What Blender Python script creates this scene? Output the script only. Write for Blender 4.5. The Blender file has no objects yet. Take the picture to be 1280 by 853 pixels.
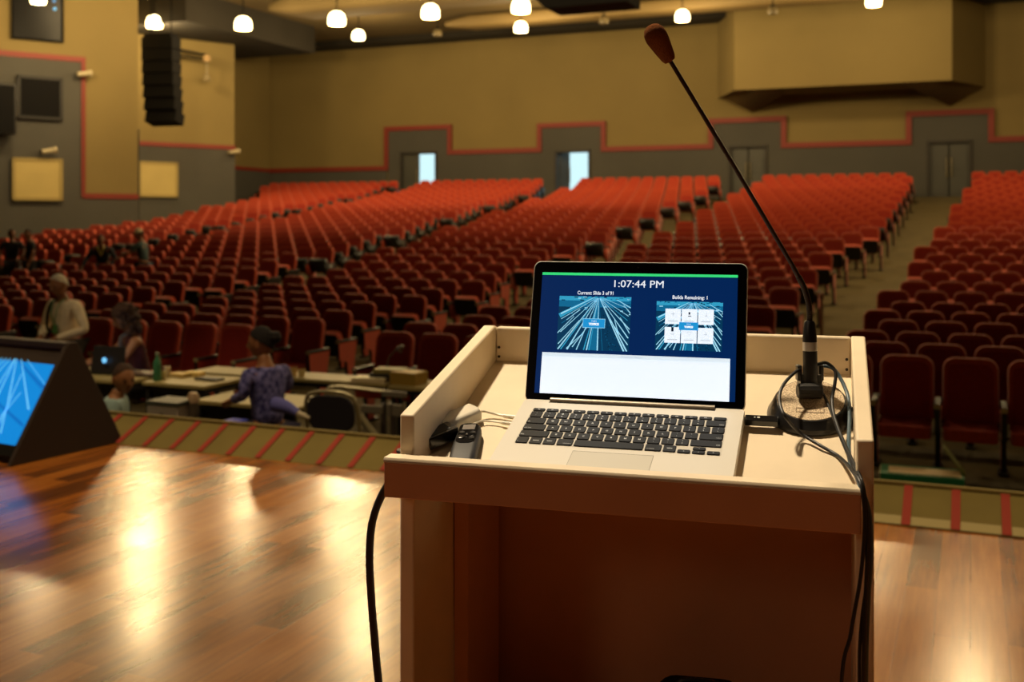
import bpy, math, random
from math import sin, cos, tan, pi, radians as rad
from mathutils import Vector as V, Matrix as M4, Euler
random.seed(7)
SC = bpy.context.scene
COL = SC.collection

# ------------------------------------------------------------------ camera
CAMZ = 1.45
FPX, HOR = 1350.0, 275.0
cam = bpy.data.cameras.new('camera')
cam.sensor_width = 36.0
cam.lens = FPX / 1280 * 36
cam.shift_y = -(426.5 - HOR) / 1280
cam.clip_end = 300
cam.dof.use_dof = True
cam.dof.focus_distance = 1.46
cam.dof.aperture_fstop = 6.3
camo = bpy.data.objects.new('camera', cam); COL.objects.link(camo)
camo.location = (0, 0, CAMZ); camo.rotation_euler = (pi/2, 0, 0)
SC.camera = camo

def px(u, v, Y):                       # a point seen at (u, v) that stands Y metres ahead
    return V(((u-640)/FPX*Y, Y, CAMZ + (HOR-v)/FPX*Y))

# hall frame: r to the right along the stage edge, D away from the stage
TH = rad(23)
def hp(r, D, z): return V((r*cos(TH)+D*sin(TH), -r*sin(TH)+D*cos(TH), z))
def rD(u, D):                          # r of the vertical line seen at column u at hall depth D
    return D*tan(math.atan((u-640)/FPX)-TH)
def zat(u, v, D):                      # height of what is seen at (u, v) at hall depth D
    t = (u-640)/FPX
    Y = D/(sin(TH)*t+cos(TH))
    return CAMZ + (HOR-v)/FPX*Y

# ------------------------------------------------------------------ materials
def lin(c):
    out = []
    for x in c[:3]:
        x = x/255
        out.append(x/12.92 if x <= .04045 else ((x+.055)/1.055)**2.4)
    return (*out, 1)
MATS = {}
def mat(name, rgb, rough=.6, metal=0, emit=0, var=0, scale=20, bump=0, spec=.5, rgb2=None, coat=0, det=4, sheen=0):
    if name in MATS: return MATS[name]
    m = bpy.data.materials.new(name); m.use_nodes = True
    nt = m.node_tree; b = nt.nodes['Principled BSDF']
    b.inputs['Base Color'].default_value = lin(rgb)
    b.inputs['Roughness'].default_value = rough
    b.inputs['Metallic'].default_value = metal
    b.inputs['Specular IOR Level'].default_value = spec
    b.inputs['Coat Weight'].default_value = coat
    b.inputs['Sheen Weight'].default_value = sheen
    if emit:
        b.inputs['Emission Color'].default_value = lin(rgb)
        b.inputs['Emission Strength'].default_value = emit
    if var or bump or rgb2:
        tc = nt.nodes.new('ShaderNodeTexCoord')
        n = nt.nodes.new('ShaderNodeTexNoise'); n.inputs['Scale'].default_value = scale; n.inputs['Detail'].default_value = det
        nt.links.new(tc.outputs['Object'], n.inputs['Vector'])
        if var or rgb2:
            r = nt.nodes.new('ShaderNodeValToRGB')
            c = lin(rgb); c2 = lin(rgb2) if rgb2 else tuple(x*(1-var) for x in c[:3])+(1,)
            r.color_ramp.elements[0].position = .35; r.color_ramp.elements[1].position = .65
            r.color_ramp.elements[0].color = c2; r.color_ramp.elements[1].color = c
            nt.links.new(n.outputs['Fac'], r.inputs['Fac']); nt.links.new(r.outputs['Color'], b.inputs['Base Color'])
        if bump:
            bp = nt.nodes.new('ShaderNodeBump'); bp.inputs['Strength'].default_value = bump; bp.inputs['Distance'].default_value = .01
            nt.links.new(n.outputs['Fac'], bp.inputs['Height']); nt.links.new(bp.outputs['Normal'], b.inputs['Normal'])
    MATS[name] = m
    return m

def plank_mat():
    m = bpy.data.materials.new('stage_planks'); m.use_nodes = True
    nt = m.node_tree; N = nt.nodes; L = nt.links; b = N['Principled BSDF']
    tc = N.new('ShaderNodeTexCoord')
    mp = N.new('ShaderNodeMapping'); mp.inputs['Rotation'].default_value = (0, 0, pi/2)
    L.new(tc.outputs['Object'], mp.inputs['Vector'])
    br = N.new('ShaderNodeTexBrick')
    br.offset = .37; br.offset_frequency = 2
    for k, v in (('Scale', 1), ('Mortar Size', .0016), ('Brick Width', 1.35), ('Row Height', .118), ('Bias', 0), ('Mortar Smooth', .2)):
        br.inputs[k].default_value = v
    br.inputs['Color1'].default_value = (0, 0, 0, 1); br.inputs['Color2'].default_value = (1, 1, 1, 1)
    br.inputs['Mortar'].default_value = (.12, .12, .12, 1)
    L.new(mp.outputs['Vector'], br.inputs['Vector'])
    rp = N.new('ShaderNodeValToRGB')
    els = rp.color_ramp.elements
    els[0].position = 0; els[0].color = lin((94, 56, 28))
    els[1].position = 1; els[1].color = lin((214, 142, 66))
    for p, c in ((.22, (112, 66, 32)), (.4, (154, 90, 36)), (.6, (176, 106, 42)), (.8, (194, 122, 52))):
        e = els.new(p); e.color = lin(c)
    gm = N.new('ShaderNodeMapping'); gm.inputs['Scale'].default_value = (26, 1.2, 1); gm.inputs['Rotation'].default_value = (0, 0, pi/2)
    L.new(tc.outputs['Object'], gm.inputs['Vector'])
    gn = N.new('ShaderNodeTexNoise'); gn.inputs['Scale'].default_value = 2.2; gn.inputs['Detail'].default_value = 6; gn.inputs['Distortion'].default_value = .1
    L.new(gm.outputs['Vector'], gn.inputs['Vector'])
    sm = N.new('ShaderNodeMapping'); sm.inputs['Scale'].default_value = (6, .8, 1); sm.inputs['Rotation'].default_value = (0, 0, pi/2)
    L.new(tc.outputs['Object'], sm.inputs['Vector'])
    sn = N.new('ShaderNodeTexNoise'); sn.inputs['Scale'].default_value = 1.3; sn.inputs['Detail'].default_value = 5; sn.inputs['Roughness'].default_value = .6
    L.new(sm.outputs['Vector'], sn.inputs['Vector'])
    sr = N.new('ShaderNodeMapRange'); sr.inputs[1].default_value = .3; sr.inputs[2].default_value = .7
    L.new(sn.outputs['Fac'], sr.inputs[0])
    bm = N.new('ShaderNodeMix'); bm.data_type = 'RGBA'; bm.inputs[0].default_value = .52
    L.new(br.outputs['Color'], bm.inputs[6]); L.new(sr.outputs[0], bm.inputs[7]); L.new(bm.outputs[2], rp.inputs['Fac'])
    gr = N.new('ShaderNodeValToRGB'); gr.color_ramp.elements[0].position = .3; gr.color_ramp.elements[1].position = .7
    gr.color_ramp.elements[0].color = (.62, .55, .5, 1); gr.color_ramp.elements[1].color = (1.0, 1.0, 1.0, 1)
    L.new(gn.outputs['Fac'], gr.inputs['Fac'])
    mx = N.new('ShaderNodeMix'); mx.data_type = 'RGBA'; mx.blend_type = 'MULTIPLY'; mx.inputs[0].default_value = .8
    L.new(rp.outputs['Color'], mx.inputs[6]); L.new(gr.outputs['Color'], mx.inputs[7])
    L.new(mx.outputs[2], b.inputs['Base Color'])
    wn = N.new('ShaderNodeTexNoise'); wn.inputs['Scale'].default_value = 1.4; wn.inputs['Detail'].default_value = 5
    L.new(tc.outputs['Object'], wn.inputs['Vector'])
    rr = N.new('ShaderNodeMapRange'); rr.inputs[1].default_value = .3; rr.inputs[2].default_value = .7
    rr.inputs[3].default_value = .17; rr.inputs[4].default_value = .27
    L.new(wn.outputs['Fac'], rr.inputs[0]); L.new(rr.outputs[0], b.inputs['Roughness'])
    ad = N.new('ShaderNodeMath'); ad.operation = 'MULTIPLY_ADD'; ad.inputs[1].default_value = .6
    L.new(gn.outputs['Fac'], ad.inputs[0]); L.new(br.outputs['Color'], ad.inputs[2])
    bp = N.new('ShaderNodeBump'); bp.inputs['Strength'].default_value = .12; bp.inputs['Distance'].default_value = .0015
    L.new(ad.outputs[0], bp.inputs['Height']); L.new(bp.outputs['Normal'], b.inputs['Normal'])
    b.inputs['Specular IOR Level'].default_value = .75
    return m

CREAM = mat('cream_paint', (226, 208, 178), .55, var=.10, scale=9, bump=.03)
CREAMSHADE = mat('cream_board_shaded', (196, 142, 106), .6, var=.12, scale=6, bump=.05)  # cream boards facing away from the light, their shade put into a browner colour
BEIGE = mat('beige_wall', (127, 110, 64), .85, var=.10, scale=.35)
GREYW = mat('grey_wall', (76, 74, 68), .85, var=.12, scale=.6)
REDTRIM = mat('red_trim', (122, 38, 24), .6)
SEATRED = mat('seat_fabric', (194, 66, 22), .85, var=.18, scale=30, sheen=.3)
SEATDARK = mat('seat_fabric_inner', (168, 44, 24), .9, var=.2, scale=40)
BLACKP = mat('black_plastic', (20, 19, 19), .4)
BLACKM = mat('black_matte', (10, 9, 9), .85, spec=.2)
CARPET = mat('olive_carpet', (98, 86, 50), .95, var=.15, scale=3, bump=.2)
CEIL = mat('ceiling_brown', (100, 84, 48), .9, var=.06, scale=.6)
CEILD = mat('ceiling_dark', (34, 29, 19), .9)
ALU = mat('aluminium', (214, 208, 196), .42, metal=0)
CHROME = mat('chrome', (200, 200, 200), .2, metal=1)

# ------------------------------------------------------------------ mesh builder
class MB:
    def __init__(s): s.v = []; s.f = []; s.m = []; s.sm = []
    def add(s, vs, fs, mi=0, smooth=True):
        o = len(s.v); s.v += [tuple(x) for x in vs]
        for f in fs: s.f.append([o+i for i in f]); s.m.append(mi); s.sm.append(smooth)
        return s
    def box(s, c, d, mi=0, rot=None, taper=1):
        hx, hy, hz = d[0]/2, d[1]/2, d[2]/2
        vs = [V((x*hx*(taper if z > 0 else 1), y*hy*(taper if z > 0 else 1), z*hz)) for z in (-1, 1) for x, y in ((-1, -1), (1, -1), (1, 1), (-1, 1))]
        if rot is not None: vs = [rot @ p for p in vs]
        c = V(c)
        return s.add([p+c for p in vs], [(3, 2, 1, 0), (4, 5, 6, 7), (0, 1, 5, 4), (1, 2, 6, 5), (2, 3, 7, 6), (3, 0, 4, 7)], mi)
    def rings(s, rs, mi=0, caps=True):
        n = len(rs[0]); vs = [p for r in rs for p in r]; fs = []
        for i in range(len(rs)-1):
            for j in range(n):
                k = (j+1) % n
                fs.append((i*n+j, i*n+k, (i+1)*n+k, (i+1)*n+j))
        if caps:
            fs.append(tuple(reversed(range(n)))); fs.append(tuple((len(rs)-1)*n+j for j in range(n)))
        return s.add(vs, fs, mi)
    def tube(s, pts, r, mi=0, n=10, caps=True):
        pts = [V(p) for p in pts]
        rr = r if isinstance(r, (list, tuple)) else [r]*len(pts)
        T = []
        for i in range(len(pts)):
            a = pts[max(0, i-1)]; b = pts[min(len(pts)-1, i+1)]
            T.append((b-a).normalized())
        up = V((0, 0, 1)) if abs(T[0].z) < .9 else V((1, 0, 0))
        x = T[0].cross(up).normalized(); rs = []
        for i, p in enumerate(pts):
            x = (x - T[i]*x.dot(T[i])).normalized(); y = T[i].cross(x)
            rs.append([p + (x*cos(2*pi*j/n)+y*sin(2*pi*j/n))*rr[i] for j in range(n)])
        return s.rings(rs, mi, caps)
    def lathe(s, prof, n=24, mi=0, mx=None, caps=True):
        rs = []
        for r, z in prof:
            ring = [V((r*cos(2*pi*j/n), r*sin(2*pi*j/n), z)) for j in range(n)]
            if mx is not None: ring = [mx @ p for p in ring]
            rs.append(ring)
        return s.rings(rs, mi, caps)
    def prism(s, poly, fn, mi=0, side=None):
        # poly: list of 2D points, fn(p, k) -> 3D for k = 0 and 1
        n = len(poly); vs = [fn(p, 0) for p in poly]+[fn(p, 1) for p in poly]
        fs = [tuple(reversed(range(n))), tuple(range(n, 2*n))]
        s.add(vs, fs, mi)
        o = len(s.v)-2*n
        for j in range(n):
            k = (j+1) % n
            s.f.append([o+j, o+k, o+n+k, o+n+j]); s.m.append(mi if side is None else side); s.sm.append(True)
        return s
    def build(s, name, mats, parent=None, bevel=0, seg=2, ang=35, mw=None, auto=True):
        me = bpy.data.meshes.new(name); me.from_pydata(s.v, [], s.f)
        for m in (mats if isinstance(mats, (list, tuple)) else [mats]): me.materials.append(m)
        me.polygons.foreach_set('material_index', s.m)
        me.polygons.foreach_set('use_smooth', s.sm)
        me.update()
        if auto:
            try: me.set_sharp_from_angle(angle=rad(ang))
            except Exception: pass
        o = bpy.data.objects.new(name, me); COL.objects.link(o)
        if parent is not None: o.parent = parent
        if bevel:
            b = o.modifiers.new('bevel', 'BEVEL'); b.width = bevel; b.segments = seg; b.limit_method = 'ANGLE'; b.angle_limit = rad(40)
            b.harden_normals = False
        if mw is not None: o.matrix_world = mw
        return o

def rrect(w, h, r, n=4, cx=0, cy=0):
    out = []
    for (sx, sy, a0) in ((1, 1, 0), (-1, 1, 90), (-1, -1, 180), (1, -1, 270)):
        for k in range(n+1):
            a = rad(a0+90*k/n)
            out.append((cx+sx*(w/2-r)+r*cos(a), cy+sy*(h/2-r)+r*sin(a)))
    return out
def rbox(mb, c, d, r, mi=0, rot=None):              # box with rounded plan corners
    c = V(c); z = d[2]/2
    def fn(p, k):
        q = V((p[0], p[1], z if k else -z))
        if rot is not None: q = rot @ q
        return q+c
    return mb.prism(rrect(d[0], d[1], r), fn, mi)
def smooth_path(pts, n=8):
    pts = [V(p) for p in pts]; out = []
    for i in range(len(pts)-1):
        p0 = pts[max(i-1, 0)]; p1 = pts[i]; p2 = pts[i+1]; p3 = pts[min(i+2, len(pts)-1)]
        for k in range(n):
            t = k/n
            out.append(.5*((2*p1)+(p2-p0)*t+(2*p0-5*p1+4*p2-p3)*t*t+(3*p1-p0-3*p2+p3)*t**3))
    out.append(pts[-1])
    return out
def tag(o, label=None, cat=None, group=None, kind=None):
    if label: o['label'] = label
    if cat: o['category'] = cat
    if group: o['group'] = group
    if kind: o['kind'] = kind
    return o
def empty(name, loc=(0, 0, 0), rz=0, mw=None):
    o = bpy.data.objects.new(name, None); COL.objects.link(o); o.empty_display_size = .1
    if mw is not None: o.matrix_world = mw
    else: o.location = loc; o.rotation_euler = (0, 0, rz)
    return o
def struct(o): o['kind'] = 'structure'; return o
def text_geo(body, size, align='CENTER', bold=0):
    cu = bpy.data.curves.new('t', 'FONT'); cu.body = body; cu.size = size; cu.align_x = align; cu.align_y = 'CENTER'
    cu.resolution_u = 3; cu.offset = bold
    o = bpy.data.objects.new('t', cu)
    me = bpy.data.meshes.new_from_object(o)
    vs = [V(v.co) for v in me.vertices]; fs = [tuple(p.vertices) for p in me.polygons]
    bpy.data.objects.remove(o); bpy.data.curves.remove(cu); bpy.data.meshes.remove(me)
    return vs, fs
def add_text(mb, body, size, x, y, z, mi=0, align='CENTER', width=None, bold=0, fn=None):
    vs, fs = text_geo(body, size, align, bold)
    if not vs: return
    if width:
        w = max(v.x for v in vs)-min(v.x for v in vs)
        k = width/w
        cx = (max(v.x for v in vs)+min(v.x for v in vs))/2
        vs = [V(((v.x-cx)*k, v.y, v.z)) for v in vs]
    cy = (max(v.y for v in vs)+min(v.y for v in vs))/2
    vs = [V((v.x+x, v.y-cy+y, z)) for v in vs]
    if fn: vs = [fn(v) for v in vs]
    mb.add(vs, fs, mi, smooth=False)

# ------------------------------------------------------------------ the room
HALLROT = M4.Rotation(-TH, 4, 'Z')
FZ = [(5.4, -.70), (12, -.68), (15, -.60), (17.2, -.43), (18.7, -.27), (21.7, .03), (24.5, .34), (37.6, 1.72), (41, 2.26), (43, 2.26)]
def fz(D):
    for (a, za), (b, zb) in zip(FZ, FZ[1:]):
        if D <= b: return za+(zb-za)*max(0, (D-a))/(b-a)
    return FZ[-1][1]
EDGE = 5.43
DW = 42.5
ZC = CAMZ + 8.0
# stage floor, hall frame as its own object frame so that the planks run towards the hall
mb = MB(); mb.box((-4, EDGE/2-4.5, -.02), (34, EDGE+9, .04), 0)
st = struct(mb.build('floor', plank_mat())); st.matrix_world = HALLROT
mb = MB(); mb.box((-4, EDGE-.05, -.37), (34, .1, .66), 0)
struct(mb.build('trim_1', mat('stage_riser', (40, 32, 26), .8))).matrix_world = HALLROT
# hall floor: flat pit then one step per row of seats
ROW0, ROWS, RDEP = 9.95, 30, 1.05
mb = MB()
edges = [EDGE-.1, ROW0+.55]+[ROW0+.55+RDEP*k for k in range(1, ROWS+1)]
edges[-1] = DW+.3
dd = [EDGE-.1]+[d for d, z in FZ[1:-1]]+[DW+.3]
prof = [(d, fz(d)) for d in dd]
mb.prism(prof+[(DW+.3, -2.0), (EDGE-.1, -2.0)], lambda q, k: V((-35+52*k, q[0], q[1])), 0)
struct(mb.build('floor', CARPET)).matrix_world = HALLROT

def wall_prism(name, poly, D0, D1, m, holes=()):
    pass
# back wall, pierced by four doorways
DOORS = [(503, 546, 191, 228), (695.5, 737.5, 189, 235), (913, 958, 183, 228), (1160, 1213, 177, 243)]
DR = []
for u0, u1, v0, v1 in DOORS:
    DR.append((rD(u0, DW), rD(u1, DW), fz(DW), zat((u0+u1)/2, v0, DW)))
def wall_with_holes(mb, r0, r1, z0, z1, holes, D, th, mi):
    xs = sorted({r0, r1, *[h[0] for h in holes], *[h[1] for h in holes]})
    for a, b in zip(xs, xs[1:]):
        hs = [h for h in holes if h[0] <= a+1e-6 and h[1] >= b-1e-6]
        if hs: mb.box(((a+b)/2, D+th/2, (hs[0][3]+z1)/2), (b-a, th, z1-hs[0][3]), mi)
        else: mb.box(((a+b)/2, D+th/2, (z0+z1)/2), (b-a, th, z1-z0), mi)
RL, RR = -30.6, 9.0
mb = MB(); wall_with_holes(mb, RL-1, RR, fz(DW)-1, ZC+.5, [(a, b, c, d) for a, b, c, d in DR], DW, .3, 0)
struct(mb.build('wall_back', BEIGE)).matrix_world = HALLROT
# grey dado in steps with a red rail along its top
steps = [(RL, rD(484, DW), zat(410, 212, DW)), (rD(486, DW), rD(563, DW), zat(525, 160, DW)), (rD(563, DW), rD(675, DW), zat(620, 189, DW)),
         (rD(675, DW), rD(755, DW), zat(715, 156, DW)), (rD(755, DW), rD(889, DW), zat(820, 185, DW)), (rD(889, DW), rD(980, DW), zat(935, 150, DW)),
         (rD(980, DW), rD(1136, DW), zat(1058, 180, DW)), (rD(1136, DW), rD(1239, DW), zat(1186, 141, DW)), (rD(1239, DW), RR, zat(1260, 174, DW))]
mb = MB(); tr = MB()
for i, (a, b, z) in enumerate(steps):
    wall_with_holes(mb, a, b, fz(DW)-.5, z, [(max(a, h[0]), min(b, h[1]), h[2], h[3]) for h in DR if h[0] < b and h[1] > a], DW-.06, .06, 0)
    tr.box(((a+b)/2, DW-.07, z), (b-a+.2, .1, .2), 0)
    if i+1 < len(steps):
        z2 = steps[i+1][2]
        tr.box((b, DW-.072, (z+z2)/2), (.2, .1, abs(z2-z)+.2), 0)
struct(mb.build('trim_2', GREYW)).matrix_world = HALLROT
struct(tr.build('trim_3', REDTRIM)).matrix_world = HALLROT
# right wall, wall behind the stage, stage left wall
mb = MB(); mb.box((RR+.15, 18, 4), (.3, 52, 13), 0); struct(mb.build('wall_right', BEIGE)).matrix_world = HALLROT
mb = MB(); mb.box((-4, -7.9, 4), (60, .3, 13), 0); struct(mb.build('wall_stage', mat('stage_curtain', (44, 22, 18), .95))).matrix_world = HALLROT
# serrated left wall: plan points (r, D)
PL = [(-34, -8), (-30, 15), (-26.9, 22.8), (-24.4, 27.0), (-28.6, 31.0), (-26.7, 34.9), (-30.2, 39.2), (-30.5, DW)]
def wpanel(mb, a, b, z0, z1, th=.25, off=0, mi=0):
    A, B = V((*a, 0)), V((*b, 0)); t = (B-A).normalized(); n = V((t.y, -t.x, 0))   # n points into the hall (to the right)
    if n.x < 0: n = -n
    A = A+n*off; B = B+n*off
    vs = [A-n*th, B-n*th, B, A]
    mb.add([V((p.x, p.y, z)) for z in (z0, z1) for p in vs], [(3, 2, 1, 0), (4, 5, 6, 7), (0, 1, 5, 4), (1, 2, 6, 5), (2, 3, 7, 6), (3, 0, 4, 7)], mi)
mb = MB()
for a, b in zip(PL, PL[1:]): wpanel(mb, a, b, -1.5, ZC+.5)
struct(mb.build('wall_left', BEIGE)).matrix_world = HALLROT
def on_seg(u, i):                         # point of wall segment i seen at column u
    a, b = V(PL[i]), V(PL[i+1]); k = tan(math.atan((u-640)/FPX)-TH)
    # a.x+t*dx = k*(a.y+t*dy)
    d = b-a; t = (k*a.y-a.x)/(d.x-k*d.y)
    return a+d*t
def zs(u, v, p): return zat(u, v, p.y)
g = MB(); r_ = MB()
# segment 2 (x 0..171): grey up to x=104, beige block beyond, grey under it
pa, pb, pc = V(PL[2]), on_seg(104, 2), V(PL[3])
zt0 = zs(50, 68, on_seg(50, 2)); zb = zs(135, 243, on_seg(135, 2))
wpanel(g, PL[2], pb, -1.5, zt0, .02, .05); wpanel(g, pb, pc, -1.5, zb, .02, .05)
wpanel(r_, PL[2], pb, zt0-.14, zt0+.02, .03, .08); wpanel(r_, on_seg(101, 2), on_seg(106, 2), zb-.1, zt0+.02, .03, .085); wpanel(r_, pb, pc, zb-.14, zb+.02, .03, .08)
wpanel(g, PL[1], PL[2], -1.5, zt0, .02, .05); wpanel(r_, PL[1], PL[2], zt0-.14, zt0+.02, .03, .08)
# segment 4 (x 171..293)
zt1 = zs(232, 180, on_seg(232, 4))
wpanel(g, PL[4], PL[5], -1.5, zt1, .02, .05); wpanel(r_, PL[4], PL[5], zt1-.14, zt1+.02, .03, .08)
wpanel(g, PL[3], PL[4], -1.5, zt1, .02, .05)
zt2 = zs(315, 210, on_seg(315, 6))
wpanel(g, PL[6], PL[7], -1.5, zt2, .02, .05); wpanel(r_, PL[6], PL[7], zt2-.14, zt2+.02, .03, .08)
struct(g.build('trim_4', GREYW)).matrix_world = HALLROT
struct(r_.build('trim_5', REDTRIM)).matrix_world = HALLROT
# ceiling with its dark soffit over the left bays
mb = MB(); mb.box((-10, 17.5, ZC+.2), (54, 52, .4), 0)
struct(mb.build('ceiling', CEIL)).matrix_world = HALLROT
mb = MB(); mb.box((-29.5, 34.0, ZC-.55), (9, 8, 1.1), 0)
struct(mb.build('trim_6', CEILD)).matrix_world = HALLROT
mb = MB(); mb.box((-11, DW-.7, ZC-.12), (41, 1.2, .24), 0)
struct(mb.build('trim_7', CEILD)).matrix_world = HALLROT

def doorway(i, u0, u1, v0, v1, opening):
    a, b, z0, z1 = DR[i]
    e = empty('door_%d' % (i+1)); struct(e); e.matrix_world = HALLROT
    fr = MB()
    for r in (a, b): fr.box((r, DW+.1, (z0+z1)/2), (.09, .45, z1-z0), 0)
    fr.box(((a+b)/2, DW+.1, z1), (b-a+.09, .45, .1), 0)
    fr.build('door_frame', mat('door_frame_dark', (44, 40, 34), .6), e)
    lm = mat('door_leaf_grey', (66, 66, 60), .5)
    w = (b-a)/2
    def leaf(cx, ang, hinge):
        l = MB(); l.box((0, 0, (z1-z0)/2), (w-.05, .05, z1-z0-.06), 0)
        for zz in (.45, 1.35): l.box((0, -.03, zz), ((w-.05)*.7, .015, .6), 0)
        o = l.build('door_leaf', lm, e, bevel=.006)
        o.matrix_local = M4.Translation((hinge, DW+.05, z0)) @ M4.Rotation(ang, 4, 'Z') @ M4.Translation(((w/2) if hinge < cx else -w/2, 0, 0))
        h = MB(); s = .9 if hinge < cx else -.9
        h.tube([(s*w/2*.85, -.05, .75), (s*w/2*.85, -.09, .8), (s*w/2*.85, -.09, 1.4), (s*w/2*.85, -.05, 1.45)], .022, 0, 8)
        h.build('handle', mat('door_handle_dull', (128, 118, 90), .5), o)
    if opening == 0:
        leaf(a+w/2, 0, a); leaf(b-w/2, 0, b)
    elif opening == 1:
        leaf(a+w/2, 0, a); leaf(b-w/2, rad(-80), b)
    else:
        leaf(a+w/2, rad(62), a); leaf(b-w/2, rad(-95), b)
    return a, b, z0, z1
for i, (d, op) in enumerate(zip(DOORS, (1, 2, 0, 0))): doorway(i, *d, op)
# close what lies behind the two shut doors; the two open ones look out on a daylit terrace
mb = MB(); mb.box((DR[2][0]+2.2, DW+.42, 3.2), (13, .1, 4), 0)
for i in (2, 3): pass
struct(mb.build('wall_outer', GREYW)).matrix_world = HALLROT
mb = MB(); mb.box((-18, DW+4, fz(DW)-.55), (26, 7.4, 1.0), 0)
struct(mb.build('floor_terrace', mat('terrace_concrete', (150, 150, 142), .9))).matrix_world = HALLROT
for k, (rr, dd) in enumerate(((DR[0][0]+1.5, DW+6.6), (DR[1][0]+1.9, DW+6.8))):
    t = empty('potted_shrub'); t.matrix_world = HALLROT @ M4.Translation((rr, dd, fz(DW)-.05))
    tag(t, 'green shrub outside the open %s doorway in the back wall' % ('left' if k == 0 else 'second'), 'shrub', 'shrubs outside the open doors')
    p = MB(); p.lathe([(.25, 0), (.33, .4), (.3, .4), (.28, .34)], 18); p.build('pot', mat('clay', (140, 84, 60), .8), t)
    f = MB()
    for q in range(260):
        a = random.uniform(0, 2*pi); h = random.uniform(.4, 1.5); rr2 = random.uniform(0, .55)*(1.2-abs(h-.9))
        c = V((rr2*cos(a), rr2*sin(a), h)); R3 = Euler((random.uniform(0, 3), random.uniform(0, 3), a)).to_matrix()
        f.add([c+R3@V(v) for v in ((-.07, 0, 0), (0, -.03, .01), (.08, 0, 0), (0, .03, .01))], [(0, 1, 2, 3)])
    f.build('foliage', mat('leaf_green', (90, 130, 90), .7, var=.3, scale=5), t)

# projection booth on the back wall
D1 = 40.0
zb1 = CAMZ+4.8
fr_l, fr_r = rD(918, D1), rD(1190, D1); wl, wr = rD(897, DW), rD(1232, DW)
mb = MB()
mb.prism([(fr_l, D1), (fr_r, D1), (wr, DW), (wl, DW)], lambda p, k: V((p[0], p[1], ZC-.005 if k else zb1)), 0)
booth = empty('projection_booth'); booth.matrix_world = HALLROT
tag(booth, 'beige box shaped projection booth jutting from the back wall above the doors', 'booth')
mb.build('booth_shell', BEIGE, booth)
for u, uw in ((1187, 1215), (934, 912)):
    c = MB(); r0 = rD(u, 39.6)
    zlo = zat(u, 128 if u > 1000 else 136, 41.4)
    rc = rD(u, 41.4); s = 1 if u > 1000 else -1
    c.add([V((rc-s*1.0-.6, D1+.1, zb1)), V((rc-s*1.0+.6, D1+.1, zb1)), V((rc+1.2, DW, zb1)), V((rc-1.2, DW, zb1)), V((rc, DW-.2, zlo)), V((rc, DW, zlo-.05))],
          [(0, 1, 4), (1, 2, 5, 4), (3, 0, 4, 5), (0, 3, 2, 1), (2, 3, 5)], 0, False)
    c.build('corbel', mat('corbel_brown', (112, 92, 50), .85), booth)

# ceiling beams, ducts and lamps
def beam(name, r0, r1, D, z, w, h, m, label, bow=0):
    b = MB(); rs = []
    n = 24
    for k in range(n+1):
        t = k/n; r = r0+(r1-r0)*t; dd = D+bow*(t-.5)**2*4
        e = min(1, .35+6*min(t, 1-t)) if (k in (0, n)) else 1
        rs.append([V((r, dd+x*e, z+y*e)) for x, y in rrect(w, h, min(w, h)*.38, 4)])
    b.rings(rs, 0)
    o = b.build(name, m); o.matrix_world = HALLROT; tag(o, label, 'ceiling beam'); return o
beam('ceiling_beam', -23.2, 8, 32.6, ZC-.35, 1.9, .75, CEIL, 'long rounded brown ceiling beam above the front row of lit lamps', bow=0)
beam('ceiling_duct', -19, 8, 38.2, ZC-.3, 1.0, .5, mat('duct_tan', (128, 108, 66), .7), 'slim tan ceiling duct between the ceiling beam and the back wall')
mb = MB(); mb.prism([(0, 0), (2.9, 0), (2.9, .6), (.6, .6)], lambda p, k: V((rD(655, 27)+p[0], 27+k*1.2, zat(690, 0, 27)+.1-p[1]+.3)), 0)
o = mb.build('ceiling_projector_box', BLACKM); o.matrix_world = HALLROT; tag(o, 'black box shaped loudspeaker hung from the ceiling right of the stacked pair of lamps', 'loudspeaker')

def lamp(u, v, D, lit, label, size=.56):
    r = rD(u, D); z = zat(u, v, D)
    e = empty('dome_lamp'); e.matrix_world = HALLROT @ M4.Translation((r, D, z))
    tag(e, label, 'ceiling lamp', 'lit dome lamps under the ceiling' if lit else 'unlit dome lamps under the ceiling')
    m = MB(); R0 = size/2
    m.lathe([(.02, R0), (R0*.45, R0*.93), (R0*.8, R0*.68), (R0*.98, R0*.2), (R0, -R0*.35), (R0*.93, -R0*.55), (.02, -R0*.6)], 20)
    m.build('lamp_globe', mat('lamp_glow', (255, 226, 160), .4, emit=22) if lit else mat('lamp_off', (120, 108, 78), .3), e)
    s = MB(); s.tube([(0, 0, R0*.9), (0, 0, max(.3, ZC-z-.002))], .02, 0, 8); s.lathe([(.08, R0*.9), (.1, R0*1.02), (.03, R0*1.3)], 14)
    s.build('lamp_rod', BLACKM, e)
    if lit:
        L = bpy.data.lights.new('lamp', 'POINT'); L.energy = LAMPW; L.color = HALLC; L.shadow_soft_size = .22
        lo = bpy.data.objects.new('lamp_light', L); COL.objects.link(lo); lo.location = hp(r, D, z-.45)
EXPO = -1.0
LAMPW = 740
HALLC = (1, .72, .35)
fr = [193, 304, 421, 538, 651, 772]; fv = [29, 31, 25, 16, 9, -1]
names = ['first', 'second', 'third', 'fourth', 'fifth', 'sixth', 'seventh']
for k, (u, v) in enumerate(zip(fr, fv)): lamp(u, v, 30, True, 'lit white dome lamp, %s from the left in the upper row of lamps' % names[k])
lamp(48, -1, 27 if False else 22, True, 'lit white dome lamp at the top left corner over the dark wall window', .4)
lamp(178, -9, 24, True, 'lit white dome lamp cut by the top edge above the hanging loudspeaker', .4)
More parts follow.
